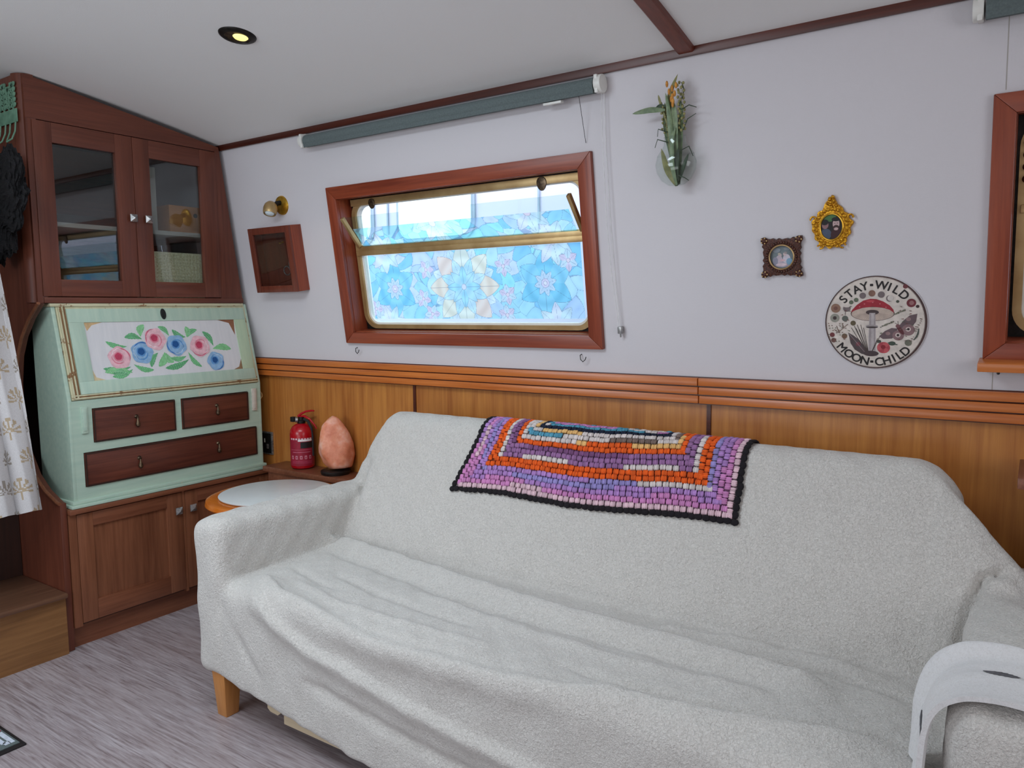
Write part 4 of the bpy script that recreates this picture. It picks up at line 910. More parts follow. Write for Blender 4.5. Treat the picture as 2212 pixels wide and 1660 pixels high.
for k in range(60):   # scattered sprigs and berries between the larger motifs
    a_ = k*2.39996; q_ = 0.60+0.09*math.sin(k*1.7)+0.004*(k % 9); X_, Y_ = 955+865*q_*math.cos(a_), 845-755*q_*math.sin(a_)
    if abs(math.sin(a_)) < 0.62: Ln(X_-14, Y_-8*math.sin(k), X_+14, Y_+12*math.cos(k), 7, [(110, 84, 74), (96, 104, 90), (132, 100, 92)][k % 3]); E(X_+16, Y_+12*math.cos(k), 9, 8, [(128, 60, 62), (90, 98, 84), (104, 82, 76)][k % 3], 7)
# lettering
def glyph(ch, size):
    cu = bpy.data.curves.new('t', 'FONT'); cu.body = ch; cu.size = size; cu.align_x = 'CENTER'; cu.offset = 0.0
    ob = bpy.data.objects.new('t', cu); COL.objects.link(ob); dg = bpy.context.evaluated_depsgraph_get(); dg.update()
    me = ob.evaluated_get(dg).to_mesh(); v = [tuple(p.co) for p in me.vertices]; f = [tuple(p.vertices) for p in me.polygons]
    ob.evaluated_get(dg).to_mesh_clear(); bpy.data.objects.remove(ob); return v, f
for txt, angs, rad, inv in (('STAY-WILD', (141, 129, 116.5, 105, 94.8, 81, 69.6, 59.5, 46.5), 0.80, 1), ('MOON-CHILD', (220.5, 233.5, 245.5, 257.5, 267, 276.5, 287, 296.5, 305, 314.5), 0.845, -1)):
    for ch, a in zip(txt, angs):
        v, f = glyph(ch, R0*0.245); ar = math.radians(a); px, py = rad*R0*math.cos(ar), rad*R0*math.sin(ar)
        rot = ar-PI/2 if inv > 0 else ar+PI/2; c_, s__ = math.cos(rot), math.sin(rot); h = R0*0.084
        vs = [(px+x*c_-(y-h)*s__, py+x*s__+(y-h)*c_, 0.0062) for x, y, z in v]
        if ch == '-':
            vs = [(px+x_*0.0035, py+y_*0.0028, 0.0062) for x_, y_ in ((-1, -1), (1, -1), (1, 1), (-1, 1))]; f = [(0, 1, 2, 3)]
        for q, (ox, oy) in enumerate(((0, 0), (0.0007, 0), (-0.0007, 0), (0, 0.0006), (0, -0.0006))):
            pm.add([(x+ox, y+oy, z+q*0.00004) for x, y, z in vs], f, (26, 18, 18))
make('printed_artwork', pm, 'printed', sg)

# wall vase with foliage
va = thing('wall_vase', 'clear glass bubble vase fixed to the wall', 'vase', wallpt(-0.942, 0.712), WROT)
Mv = Matrix.Translation((0, 0, 0.045)) @ Matrix.Rotation(-PI/2, 4, 'X')
outer = [(0.0, -0.064), (0.025, -0.060), (0.048, -0.044), (0.062, -0.020), (0.066, 0.005), (0.058, 0.032), (0.044, 0.050), (0.036, 0.060), (0.034, 0.085)]
inner = [(r_-0.002, z+0.001) for r_, z in outer[::-1][:-1]]+[(0.0, -0.061)]
make('bubble', MB().lathe(outer+inner, 48, M=Mv, sy=0.62), 'vase_glass', va, smooth=True)
make('rim', MB().tube([(0.034*math.cos(t), 0.085, 0.045+0.021*math.sin(t)) for t in np.linspace(0, 2*PI, 33)[:-1]], 0.0012, 6, closed=True), 'vase_glass', va, smooth=True)
make('waterline', MB().tube([(0.059*math.cos(t), 0.030, 0.045+0.036*math.sin(t)) for t in np.linspace(0, 2*PI, 33)[:-1]], 0.0007, 5, closed=True), 'vase_glass', va, smooth=True)
pt = thing('cut_foliage', 'bunch of green leaves and dried yellow bloom standing in the wall vase', 'plant', wallpt(-0.942, 0.712), WROT)
noisy('leaf_green', (124, 140, 104), (90, 108, 78), 60, 0.5); noisy('leaf_olive', (146, 140, 88), (116, 114, 70), 60, 0.55); noisy('dry_bloom', (212, 150, 66), (170, 106, 34), 80, 0.7); noisy('stem_dark', (52, 70, 46), (40, 52, 36), 60, 0.6)
def blade(pts, w, mat, twist=0.0):
    pts = [Vector(p) for p in pts]; n = len(pts); mbb = MB(); P = []
    ts = np.linspace(0, 1, 14); q = []
    for t in ts:
        f_ = t*(n-1); i = min(int(f_), n-2); q.append(pts[i].lerp(pts[i+1], f_-i))
    for _ in range(2): q = [q[0]]+[(q[i-1]+q[i]*2+q[i+1])/4 for i in range(1, len(q)-1)]+[q[-1]]
    for i, t in enumerate(ts):
        d = (q[min(i+1, 13)]-q[max(i-1, 0)]).normalized(); sd = d.cross(Vector((0, 0, 1))).normalized(); nz = Vector((0, 0, 1))
        hw = w*(math.sin(PI*min(1, 0.06+t*0.94))**0.6); tw = twist*t; sd = (sd*math.cos(tw)+nz*math.sin(tw))
        P.append([q[i]-sd*hw, q[i]-Vector((0, 0, hw*0.35)), q[i]+sd*hw])
    P = np.array([[list(c) for c in row] for row in P]); mbb.grid(P); mbb.grid(P[:, ::-1]+np.array([0, 0, -0.0006]))
    return make('leaf', mbb, mat, pt, smooth=True, sharp=80)
for pts, w_, mt, tw in (
    ([(0.004, -0.060, .045), (-0.010, 0.06, .045), (-0.026, 0.17, .04), (-0.004, 0.225, .045), (0.020, 0.262, .05)], 0.011, 'leaf_olive', 0.5),
    ([(0.004, -0.060, .050), (-0.006, 0.08, .060), (-0.012, 0.165, .055), (-0.022, 0.215, .05)], 0.009, 'leaf_green', 0.4),
    ([(0.005, -0.060, .050), (0.006, 0.07, .062), (0.006, 0.15, .055), (0.000, 0.19, .05)], 0.010, 'leaf_green', -0.3),
    ([(0.006, -0.058, .040), (0.016, 0.07, .045), (0.022, 0.145, .045), (0.024, 0.185, .04)], 0.009, 'leaf_green', 0.3),
    ([(0.004, -0.060, .046), (-0.016, 0.05, .045), (-0.034, 0.12, .035), (-0.030, 0.190, .04)], 0.008, 'leaf_green', -0.5),
    ([(0.004, -0.060, .046), (-0.012, 0.04, .050), (-0.018, 0.12, .045), (-0.006, 0.235, .04)], 0.007, 'leaf_olive', 0.2),
    ([(0.006, -0.060, .060), (-0.004, 0.0, .070), (-0.002, 0.08, .064), (0.010, 0.11, .058)], 0.008, 'leaf_green', 0.3),
    ([(0.003, -0.062, .058), (0.010, 0.0, .066), (0.016, 0.05, .060)], 0.007, 'stem_dark', 0.0),
    ([(-0.026, 0.166, .05), (-0.070, 0.172, .06), (-0.128, 0.168, .065)], 0.0085, 'leaf_green', 0.0),
    ([(-0.022, 0.176, .05), (-0.040, 0.180, .055), (-0.056, 0.176, .05)], 0.005, 'stem_dark', 0.0),
    ([(0.002, -0.062, .05), (-0.026, -0.01, .055), (-0.044, 0.055, .05)], 0.011, 'leaf_olive', 0.3),
    ([(0.002, -0.062, .05), (0.026, -0.01, .055), (0.044, 0.030, .05)], 0.007, 'stem_dark', 0.2),
    ([(-0.020, 0.12, .05), (-0.046, 0.196, .04), (-0.050, 0.214, .04)], 0.004, 'leaf_olive', 0.0)):
    blade(pts, w_, mt, tw)
sm = MB()
for q in ([(0.03, 0.10, .05), (0.045, 0.13, .05), (0.072, 0.142, .05)], [(0.028, 0.16, .05), (0.055, 0.168, .06), (0.078, 0.158, .06)], [(-0.02, 0.10, .05), (-0.046, 0.112, .06), (-0.050, 0.090, .06)], [(-0.02, 0.07, .05), (-0.050, 0.082, .06), (-0.060, 0.058, .06)],
          [(0.02, 0.04, .06), (0.052, 0.050, .065), (0.062, 0.020, .06)], [(0.02, 0.17, .05), (0.036, 0.215, .045), (0.028, 0.238, .045)], [(0.01, -0.03, .06), (0.032, -0.040, .06), (0.046, -0.050, .06)]):
    sm.tube(q, [0.0018, 0.0016, 0.001], 6)
make('tendrils', sm, 'stem_dark', pt, smooth=True)
sm = MB()
for k in range(34):
    a = k*2.4; rr = 0.0035+0.0003*k
    sm.ellipsoid((0.026+0.016*math.sin(a)*0.6, 0.10+k*0.0042, 0.048+0.008*math.cos(a)), (0.0042, 0.0052, 0.004), 7, 5)
for k in range(16):
    a = k*2.4; sm.ellipsoid((-0.030+0.010*math.sin(a), 0.10+k*0.0058, 0.044+0.006*math.cos(a)), (0.0038, 0.0046, 0.0036), 7, 5)
tag(make('seed_heads', sm, 'leaf_olive', pt, smooth=True), kind='stuff')
sm = MB()
for k in range(9):
    a = -0.5+k*0.13; sm.ellipsoid((0.002+0.0022*k*math.sin(k*2.1), 0.178+0.0075*k, 0.056), (0.0045, 0.010, 0.004), 8, 6)
make('bloom', sm, 'dry_bloom', pt, smooth=True)

# ------------------------------------------------------------ green iron hook rack, black fur, curtain
hr = thing('hook_rack', 'green leaf-topped iron hook rack on the end panel', 'hook', (-3.29, 1.4045, 2.09), (PI/2, 0, 0))
mb = MB().box((-0.10, -0.020, 0.004), (0.072, 0.030, 0.008))
make('plate', mb, 'iron_paint', hr, bevel=0.002)
mb = MB()
for cx, ht in ((0.045, 0.105), (0.010, 0.090), (-0.03, 0.11), (-0.07, 0.09)):
    mb.box((cx-0.003, 0.028, 0.004), (cx+0.003, 0.03+ht*0.8, 0.008))
    for k in range(5):
        for sx in (-1, 1):
            y = 0.040+k*ht/5.5; mb.prism([(cx+sx*(0.011+0.010*math.cos(t)), y+0.004+0.0085*math.sin(t)+0.004*math.cos(t)) for t in np.linspace(0, 2*PI, 13)[:-1]][::sx], 0.004, 0.008)
    mb.prism(el(cx, 0.03+ht*0.85, 0.008, 0.011, 14), 0.004, 0.008)
make('leaf_sprays', mb, 'iron_paint', hr)
for cx in (0.038, -0.045):
    make('hook', MB().tube([(cx+0.022, -0.02, 0.008), (cx+0.022, -0.055, 0.012), (cx+0.020, -0.085, 0.024), (cx, -0.096, 0.034), (cx-0.020, -0.085, 0.024), (cx-0.022, -0.055, 0.012), (cx-0.022, -0.02, 0.008)], 0.003, 8), 'iron_paint', hr, smooth=True)
fu = MB(); 
bm = bmesh.new(); bmesh.ops.create_icosphere(bm, subdivisions=5, radius=1)
fv = np.array([v.co for v in bm.verts]); ff = [tuple(v.index for v in f.verts) for f in bm.faces]; bm.free()
nz = 1+0.10*np.sin(9*fv[:, 0]+4*fv[:, 2])+0.08*np.sin(13*fv[:, 2]+7*fv[:, 0])+0.05*rng.normal(size=len(fv))
fv = fv*nz[:, None]*np.array([0.17, 0.045, 0.20]); fv[:, 0] += 0.05*np.sin(fv[:, 2]*9)*1.0
fu.add(fv, ff)
o = make('fur_hat', fu, 'black_fur'); o.location = (-3.272, 1.335, 1.745); tag(o, 'black shaggy fur garment hanging below the green hook rack', 'garment')

# curtain with palm print
NU, NV = 170, 330
U = np.linspace(0, 1, NU); V = np.linspace(0, 1, NV)
Ug, Vg = np.meshgrid(U, V, indexing='ij')
Z = 1.98-Vg*(1.98-0.615)
yr = 1.331-(Z-0.63)*0.098; yl = yr-0.62
fold = np.abs(((Ug*7.6+0.15*np.sin(Vg*3)) % 1)-0.5)*2
Xc = -3.065+0.030*(fold-0.5)+0.006*np.sin(Ug*40+Vg*9)
Yc = yl+(yr-yl)*Ug+0.010*np.sin(2*PI*Ug*7.6)
Z = Z-0.012*(1-fold)*Vg+0.0
pu = Ug*1.05; pv = Vg*1.365
colr = np.full((NU, NV, 3), (212, 208, 208), float)
for i in range(12):
    for j in range(13):
        cx = (i+0.5*(j % 2))*0.108+0.02; cy = 0.05+j*0.112
        dx, dy = pu-cx, pv-cy; rr = np.hypot(dx, dy); th = np.arctan2(dx, -dy)
        m_ = (rr < 0.052*(1-0.25*np.abs(th)/PI*2)) & (np.abs(th) < 1.75) & (np.cos(th*11) > -0.15) & (rr > 0.006)
        tone = (184, 164, 136) if (i+j) % 2 else (158, 148, 138)
        colr[m_] = tone
        st_ = (np.abs(dx) < 0.0025) & (dy > 0) & (dy < 0.03); colr[st_] = tone
cu_ = thing('curtain', 'white palm-print curtain gathered in folds at the left edge', 'curtain', (-3.065, 1.1, 0.62))
P = np.stack([Xc, Yc, Z], -1)
make('curtain_cloth', MB().grid(P, cols=colr[:-1, :-1]).grid(P[::-1]-np.array([0.002, 0, 0]), cols=colr[:-1, :-1][::-1]), 'cloth_print', cu_, smooth=True, world=True, sharp=70)
make('curtain_rod', MB().tube([(-3.065, 0.45, 1.99), (-3.065, 1.215, 1.99)], 0.010, 12), 'bright_brass', cu_, world=True, smooth=True)

# ------------------------------------------------------------ door mat at the lower left
mt_ = thing('door_mat', 'dark rubber-edged door mat with white lettering at lower left', 'mat', (-2.83, 0.94, 0))
ma = math.atan2(1.0165-1.003, -2.766+2.549)
make('rubber_edge', MB().box((-0.25, -0.62, 0), (0.281, 0.066, 0.006)), 'black_rubber', mt_, bevel=0.003)
make('pile', MB().box((-0.23, -0.60, 0.006), (0.262, 0.054, 0.009)), 'blind_fabric', mt_, bevel=0.001)
lt = MB()
for x0_, y0_, x1_, y1_ in ((0.150, 0.034, 0.245, 0.048), (0.165, 0.014, 0.232, 0.027), (0.225, 0.020, 0.245, 0.036), (0.05, -0.02, 0.20, 0.002), (0.02, -0.07, 0.12, -0.035)):
    lt.box((x0_, y0_, 0.009), (x1_, y1_, 0.0096), (214, 222, 236))
lt.box((0.06, 0.034, 0.009), (0.142, 0.050, 0.0096), (170, 60, 84))
make('lettering', lt, 'printed', mt_)

# ------------------------------------------------------------ sofa
so = thing('sofa', 'three-seat sofa with oak legs under the cream fleece cover', 'sofa', (-1.1, 1.88, 0))
for x, y in ((-2.185, 1.475), (0.02, 1.475), (-2.185, 2.24), (0.02, 2.24)):
    a, b2 = 0.034, 0.024
    make('leg', MB().hexa([(x-b2, y-b2, 0), (x+b2, y-b2, 0), (x+b2, y+b2, 0), (x-b2, y+b2, 0), (x-a, y-a, 0.165), (x+a, y-a, 0.165), (x+a, y+a, 0.165), (x-a, y+a, 0.165)]), 'oak_leg', so, bevel=0.003, world=True)
make('seat_frame', MB().box((-2.22, 1.47, 0.165), (0.03, 2.28, 0.30)), 'oak_leg', so, world=True)
make('pull_out_rail', MB().box((-1.905, 1.482, 0.045), (-0.2, 1.502, 0.14)).prism([(-1.985, 0.14), (-1.985, 0.075), (-1.972, 0.066), (-1.935, 0.064), (-1.918, 0.078), (-1.912, 0.092), (-1.905, 0.10), (-1.905, 0.14)], 1.482, 1.502, 'xzy').box((-1.985, 1.482, 0.14), (-0.2, 1.502, 0.168)), 'pale_board', so, world=True)

# cover: closed forms fused by a voxel remesh, then folds pushed into the surface
bm = bmesh.new()
def hull(pts):
    vs = [bm.verts.new(p) for p in pts]; r_ = bmesh.ops.convex_hull(bm, input=vs)
def rbox(lo, hi, r=0.04, cut=None):
    pts = []
    for sx in (0, 1):
        for sy in (0, 1):
            for sz in (0, 1):
                c = [(lo[0]+r if not sx else hi[0]-r), (lo[1]+r if not sy else hi[1]-r), (lo[2]+r if not sz else hi[2]-r)]
                for a in range(0, 5):
                    for b_ in range(0, 5):
                        t, p = a/4*PI/2, b_/4*PI/2
                        d = (math.cos(p)*math.cos(t), math.cos(p)*math.sin(t), math.sin(p))
                        pts.append((c[0]+r*d[0]*(1 if sx else -1), c[1]+r*d[1]*(1 if sy else -1), c[2]+r*d[2]*(1 if sz else -1)))
    return pts
hull(rbox((-2.280, 1.425, 0.142), (-2.132, 2.34, 0.672), 0.042))
hull(rbox((-0.100, 1.425, 0.142), (0.075, 2.34, 0.680), 0.050))
hull(rbox((-2.17, 1.432, 0.170), (-0.07, 2.05, 0.472), 0.060))
# front apron, its hem dipping towards the right
hull([(x, y, z) for y in (1.432, 1.455) for x, z in ((-2.16, 0.147), (-1.85, 0.140), (-1.53, 0.070), (-1.2, 0.045), (-0.08, 0.045), (-2.16, 0.36), (-0.08, 0.36))])
# back rest
def backslab(x0, x1, ztop, r=0.045):
    pts = []
    for x, sx in ((x0, -1), (x1, 1)):
        for (y, z) in ((1.925, 0.40), (2.33, 0.40)): pts.append((x, y, z))
    for a in np.linspace(0, PI, 9):
        cy, cz = 2.225+0.055*math.cos(a)*1.5, ztop-0.075+0.075*math.sin(a)
        for x, sx in ((x0, 1), (x1, -1)):
            q_ = 1.0 if sx > 0 else 1.7
            for ix, dz in ((0.0, 0.050), (0.012, 0.028), (0.032, 0.010), (0.060, 0.0)): pts.append((x+sx*ix*q_, cy, cz-dz*q_))
    return pts
hull(backslab(-2.115, -0.135, 0.948))
# cloth bridging from the back down to the arms
hull([(-2.10, 2.15, 0.90), (-2.10, 2.31, 0.91), (-2.15, 2.11, 0.76), (-2.16, 2.32, 0.78), (-2.215, 2.10, 0.672), (-2.24, 2.33, 0.672), (-2.05, 2.05, 0.55), (-2.05, 2.31, 0.55)])
hull([(-0.18, 2.135, 0.88), (-0.175, 2.17, 0.915), (-0.20, 2.31, 0.84), (0.085, 2.07, 0.635), (0.07, 2.33, 0.50), (-0.17, 1.97, 0.52), (-0.16, 2.31, 0.5), (0.02, 2.02, 0.64), (-0.05, 2.11, 0.775)])
me = bpy.data.meshes.new('tmp'); bm.to_mesh(me); bm.free()
tmp = bpy.data.objects.new('tmp', me); COL.objects.link(tmp)
md = tmp.modifiers.new('r', 'REMESH'); md.mode = 'VOXEL'; md.voxel_size = 0.0085; md.adaptivity = 0
md = tmp.modifiers.new('s', 'SMOOTH'); md.factor = 0.5; md.iterations = 14
dg = bpy.context.evaluated_depsgraph_get(); dg.update(); ev = tmp.evaluated_get(dg).to_mesh()
V_ = np.zeros(len(ev.vertices)*3); ev.vertices.foreach_get('co', V_); V_ = V_.reshape(-1, 3)
Nn = np.zeros(len(ev.vertices)*3); ev.vertices.foreach_get('normal', Nn); Nn = Nn.reshape(-1, 3)
FF = [tuple(p.vertices) for p in ev.polygons]
tmp.evaluated_get(dg).to_mesh_clear(); bpy.data.objects.remove(tmp)
def pl_dist(P, line, tail=0.12):
    best = np.full(len(P), 9.0); par = np.zeros(len(P)); A = np.array(line, float); seg = np.linalg.norm(np.diff(A, axis=0), axis=1); cum = np.r_[0, np.cumsum(seg)]; sg = np.zeros(len(P))
    for i in range(len(A)-1):
        d = A[i+1]-A[i]; t = np.clip(((P-A[i])@d)/(d@d), 0, 1); q = A[i]+t[:, None]*d; e = P-q; ds = np.linalg.norm(e, axis=1)
        up = ds < best; best = np.where(up, ds, best); par = np.where(up, (cum[i]+t*seg[i]), par)
        sidev = np.cross(d, np.array([0, -0.7, 0.7])); sidev /= np.linalg.norm(sidev)+1e-9; sg = np.where(up, e@sidev, sg)
    L = cum[-1]; w = np.clip(np.minimum(par, L-par)/tail, 0, 1); w = w*w*(3-2*w)
    return best, np.maximum(w, 0.0), sg
FOLDS = [  # polyline on the cover, height, width, one-sidedness
 ([(-2.06, 1.50, .465), (-1.995, 1.463, .459), (-1.878, 1.433, .421), (-1.777, 1.43, .382), (-1.697, 1.43, .357), (-1.565, 1.43, .342), (-1.405, 1.43, .313), (-1.258, 1.43, .292), (-1.018, 1.43, .270), (-0.875, 1.43, .255), (-0.6, 1.43, .24)], .020, .020, .8),
 ([(-2.112, 1.573, .47), (-1.911, 1.488, .469), (-1.701, 1.464, .46), (-1.509, 1.444, .442), (-1.358, 1.444, .440), (-1.249, 1.448, .445), (-1.083, 1.450, .448), (-0.893, 1.462, .459), (-0.752, 1.492, .47), (-0.561, 1.511, .47), (-0.319, 1.575, .47), (-0.172, 1.62, .47)], .022, .022, .8),
 ([(-1.942, 1.721, .47), (-1.65, 1.654, .47), (-1.462, 1.636, .47), (-1.206, 1.621, .47)], -.012, .018, 0),
 ([(-2.117, 1.686, .47), (-1.846, 1.612, .47), (-1.726, 1.618, .47)], -.010, .014, 0),
 ([(-2.23, 1.931, .472), (-2.061, 1.94, .485), (-1.84, 1.91, .476), (-1.411, 1.85, .47), (-1.124, 1.82, .47), (-0.869, 1.81, .47), (-0.622, 1.80, .47), (-0.411, 1.785, .47), (-0.302, 1.79, .47)], .030, .024, .8),
 ([(-2.129, 1.871, .47), (-1.746, 1.812, .47), (-1.361, 1.75, .47), (-1.063, 1.74, .47), (-0.653, 1.735, .47), (-0.446, 1.73, .47)], -.014, .026, 0),
 ([(-0.881, 1.874, .47), (-0.606, 1.915, .47), (-0.398, 1.92, .476), (-0.211, 1.91, .47)], .014, .018, .5),
 ([(-0.60, 1.842, .47), (-0.385, 1.866, .47), (-0.291, 1.854, .47), (-0.13, 1.82, .47)], -.016, .010, 0),
 ([(-0.95, 1.555, .47), (-0.783, 1.553, .47), (-0.583, 1.568, .47), (-0.407, 1.593, .47), (-0.15, 1.646, .47)], -.014, .016, 0),
 ([(-1.784, 1.43, .256), (-1.536, 1.43, .225), (-1.347, 1.43, .200), (-1.1, 1.43, .18), (-0.8, 1.43, .17)], -.012, .022, 0),
 ([(-2.103, 1.43, .37), (-2.037, 1.43, .283), (-1.951, 1.43, .2), (-1.90, 1.43, .16)], -.006, .022, 0),
 ([(-2.0, 1.60, .47), (-1.7, 1.53, .47), (-1.4, 1.53, .47), (-1.1, 1.545, .47)], .008, .016, .3),
 ([(-1.6, 1.73, .47), (-1.2, 1.68, .47), (-0.8, 1.66, .47), (-0.4, 1.69, .47)], .009, .020, .3),
 ([(-2.136, 1.425, .16), (-2.134, 1.425, .30), (-2.130, 1.425, .48)], -.014, .008, 0),
 ([(-2.13, 1.46, .475), (-2.14, 1.7, .475), (-2.16, 1.95, .48)], -.012, .010, 0),
 ([(-2.155, 2.02, .58), (-2.14, 2.10, .68), (-2.125, 2.17, .80)], -.022, .012, 0),
 ([(-0.108, 1.95, .48), (-0.112, 1.99, .57), (-0.100, 2.02, .65), (-0.075, 2.06, .71), (-0.02, 2.07, .735), (0.05, 2.06, .70)], -.026, .012, 0),
 ([(-0.10, 2.12, .86), (-0.02, 2.10, .78), (0.05, 2.08, .70)], -.012, .010, 0),
 ([(-2.0, 2.14, .92), (-1.86, 2.09, .80), (-1.76, 2.06, .72)], .004, .02, 0),
]
for line, h, wd, one in FOLDS:
    dd, w, sg_ = pl_dist(V_, line)
    wd *= 0.85; h *= 1.12
    wl = np.where(sg_ > 0, wd*(1+one*1.6), wd*(1-0.35*one)) if one else wd
    V_ = V_+Nn*(h*w*np.exp(-(dd/wl)**2))[:, None]
V_ = V_+Nn*(0.0025*(np.sin(V_[:, 0]*31+V_[:, 1]*17)*np.sin(V_[:, 2]*29+V_[:, 1]*13))+0.0018*np.sin(V_[:, 0]*70+V_[:, 2]*55)*np.sin(V_[:, 1]*66))[:, None]
mb = MB(); mb.v = [V_]; mb.f = FF; mb.c = [None]*len(FF); mb.n = len(V_)
cv = make('fleece_cover', mb, 'fleece', None, smooth=True, sharp=180)
tag(cv, 'cream sherpa fleece cover draped in folds over the whole sofa', 'cover')
BV = BVHTree.FromPolygons(V_.tolist(), FF)

# ------------------------------------------------------------ crochet blanket over the back rest
x0b, x1b, NUb = -1.686, -0.664, 90
D_MAX, RH = 0.385, 0.0172
cols_ = []
for i in range(NUb):
    t = i/(NUb-1); xe = x0b+(x1b-x0b)*t; x = xe; zb = 0.706+0.026*t+0.006*math.sin(t*9); lineP = []
    for z in np.linspace(zb, 0.895, 22):
        x = xe+(1-t)**1.5*0.085*min(1.0, (z-zb)/0.24)
        h_ = BV.ray_cast(Vector((x, 1.2, z)), Vector((0, 1, 0)))
        if h_[0] is not None: lineP.append(np.array(h_[0])+np.array(h_[1])*0.003)
    y_s = lineP[-1][1]
    for y in np.linspace(y_s+0.012, 2.36, 18):
        h_ = BV.ray_cast(Vector((x, y, 1.4)), Vector((0, 0, -1)))
        if h_[0] is not None and h_[0].z > 0.8: lineP.append(np.array(h_[0])+np.array(h_[1])*0.003)
    A = np.array(lineP)
    A[:, 2] += 0.001
    s = np.r_[0, np.cumsum(np.linalg.norm(np.diff(A, axis=0), axis=1))]; ss = np.linspace(0, D_MAX, 60)
    Q = np.stack([np.interp(ss, s, A[:, k]) for k in range(3)], 1)
    over = ss > s[-1]
    if over.any(): Q[over, 2] = A[-1, 2]-(ss[over]-s[-1]); Q[over, 1] = A[-1, 1]+0.004
    for _ in range(2): Q[1:-1] = (Q[:-2]+2*Q[1:-1]+Q[2:])/4
    cols_.append(Q)
SURF = np.array(cols_)            # (u, d, 3)
for _ in range(2): SURF[1:-1] = (SURF[:-2]+2*SURF[1:-1]+SURF[2:])/4
Wb = x1b-x0b
def surf(u_, d_):
    a = np.clip(u_/Wb*(NUb-1), 0, NUb-1.001); b_ = np.clip(d_/D_MAX*59, 0, 58.999); i, j = int(a), int(b_); fa, fb = a-i, b_-j
    p = (SURF[i, j]*(1-fa)*(1-fb)+SURF[i+1, j]*fa*(1-fb)+SURF[i, j+1]*(1-fa)*fb+SURF[i+1, j+1]*fa*fb)
    du = SURF[i+1, j]-SURF[i, j]; dv = SURF[i, j+1]-SURF[i, j]; du = du/np.linalg.norm(du); dv = dv/np.linalg.norm(dv); n = np.cross(du, dv); n /= np.linalg.norm(n)
    if n[1] > 0 and n[2] < 0.3 and d_ < 0.25: n = -n
    return p, du, np.cross(n, du), n
ORG, WHT, MAU, DMA, LIL, BLL, PNK, PAL, NAV, TEA, YEL, BRN, BLK = (242, 98, 24), (226, 214, 210), (158, 112, 160), (132, 84, 130), (184, 138, 204), (158, 146, 206), (214, 140, 196), (232, 196, 206), (14, 26, 52), (88, 160, 186), (240, 190, 120), (128, 108, 100), (18, 10, 18)
def round_col(k, pos, side):
    v = math.sin(pos*9+k)+math.sin(pos*23+k*2)*0.5
    if k == 0: return BLK
    if k == 1: return PAL if side != 'L' else (PNK if v > 0 else LIL)
    if k == 2: return PNK if v > -0.9 else PAL
    if k == 3: return LIL if v > -0.6 else PNK
    if k == 4: return BLL if v > 0 else LIL
    if k == 5: return (WHT if (pos > 0.68 and side == 'B') else (LIL if v > -0.2 else BLL))
    if k in (6, 7): return ORG
    if k == 8: return WHT if (abs(v) > 0.35) else MAU
    if k == 9: return MAU
    if k == 10: return DMA if v > 0 else MAU
    if k == 11: return ORG
    if k == 12: return WHT if v > 0.2 else (YEL if v > -0.6 else ORG)
    if k == 13: return (TEA if pos < 0.36 else (BRN if 0.55 < pos < 0.72 else WHT))
    if k == 14: return WHT if v > -0.5 else YEL
    if k == 15: return NAV
    if k == 16: return TEA if v > 0.2 else (PNK if v < -0.5 else WHT)
    return PNK if v > 0.4 else (TEA if v > -0.5 else WHT)
bl = thing('crochet_blanket', 'multicoloured crochet granny blanket with black edging over the sofa back', 'blanket', (-1.18, 2.2, 0.93))
DC = 0.305    # centre line of the blanket
ym, bmk = MB(), MB()
def cluster(target, u_, d_, along, k, c, L_=0.0175, lumps=3):
    if not (0 <= u_ <= Wb and 0 <= d_ <= D_MAX-0.004): return
    p, du, dv, n = surf(u_, d_); a, r_ = (du, dv) if along == 'u' else (dv, du)
    jit = rng.normal(0, 0.0008, 3)
    for q in range(lumps):
        o_ = (q-(lumps-1)/2)*L_/lumps*0.92; pc = p+a*o_+n*0.0042+jit
        Mx = Matrix(((a[0], r_[0], n[0], pc[0]), (a[1], r_[1], n[1], pc[1]), (a[2], r_[2], n[2], pc[2]), (0, 0, 0, 1)))
        sh = rng.uniform(0.88, 1.06); target.ellipsoid((0, 0, 0), (L_/lumps*0.74, RH*(0.58 if lumps > 1 else 0.62), 0.0046), 8, 5, tuple(min(255, x*sh) for x in c), Mx)
SP = 0.0205
for k in range(0, 18):
    d0 = (k+0.5)*RH; tgt = bmk if k == 0 else ym
    nn_ = int((Wb-2*d0)/SP)
    for i in range(nn_+1):
        u_ = d0+(Wb-2*d0)*(i+(0.5 if k % 2 and i < nn_ else 0))/max(nn_, 1)
        if k == 0: cluster(tgt, u_, d0, 'u', k, BLK, 0.0175, 1)
        else: cluster(tgt, u_, d0, 'u', k, round_col(k, u_/Wb, 'B'))
        if 2*DC-d0 < D_MAX: cluster(tgt, u_, 2*DC-d0, 'u', k, round_col(k, u_/Wb, 'B'))
    d_ = d0+SP*(0.5 if k % 2 else 1.0)
    while d_ < min(2*DC-d0, D_MAX):
        for sd, u_ in (('L', d0), ('R', Wb-d0)):
            cluster(tgt, u_, d_, 'v', k, round_col(k, 0.1+d_ if sd == 'L' else 0.9-d_, sd) if k else BLK, 0.0175, 3 if k else 1)
        d_ += SP
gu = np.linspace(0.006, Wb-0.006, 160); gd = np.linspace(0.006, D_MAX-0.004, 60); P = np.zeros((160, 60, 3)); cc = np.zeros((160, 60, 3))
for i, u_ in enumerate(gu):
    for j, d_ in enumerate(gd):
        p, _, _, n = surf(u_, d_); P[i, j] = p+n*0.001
        k = int(min(u_, Wb-u_, d_, 2*DC-d_)/RH); cc[i, j] = np.array(round_col(max(k, 1), u_/Wb, 'B'))*0.55  # round colour darkened, so shade in the gaps between clusters is painted in
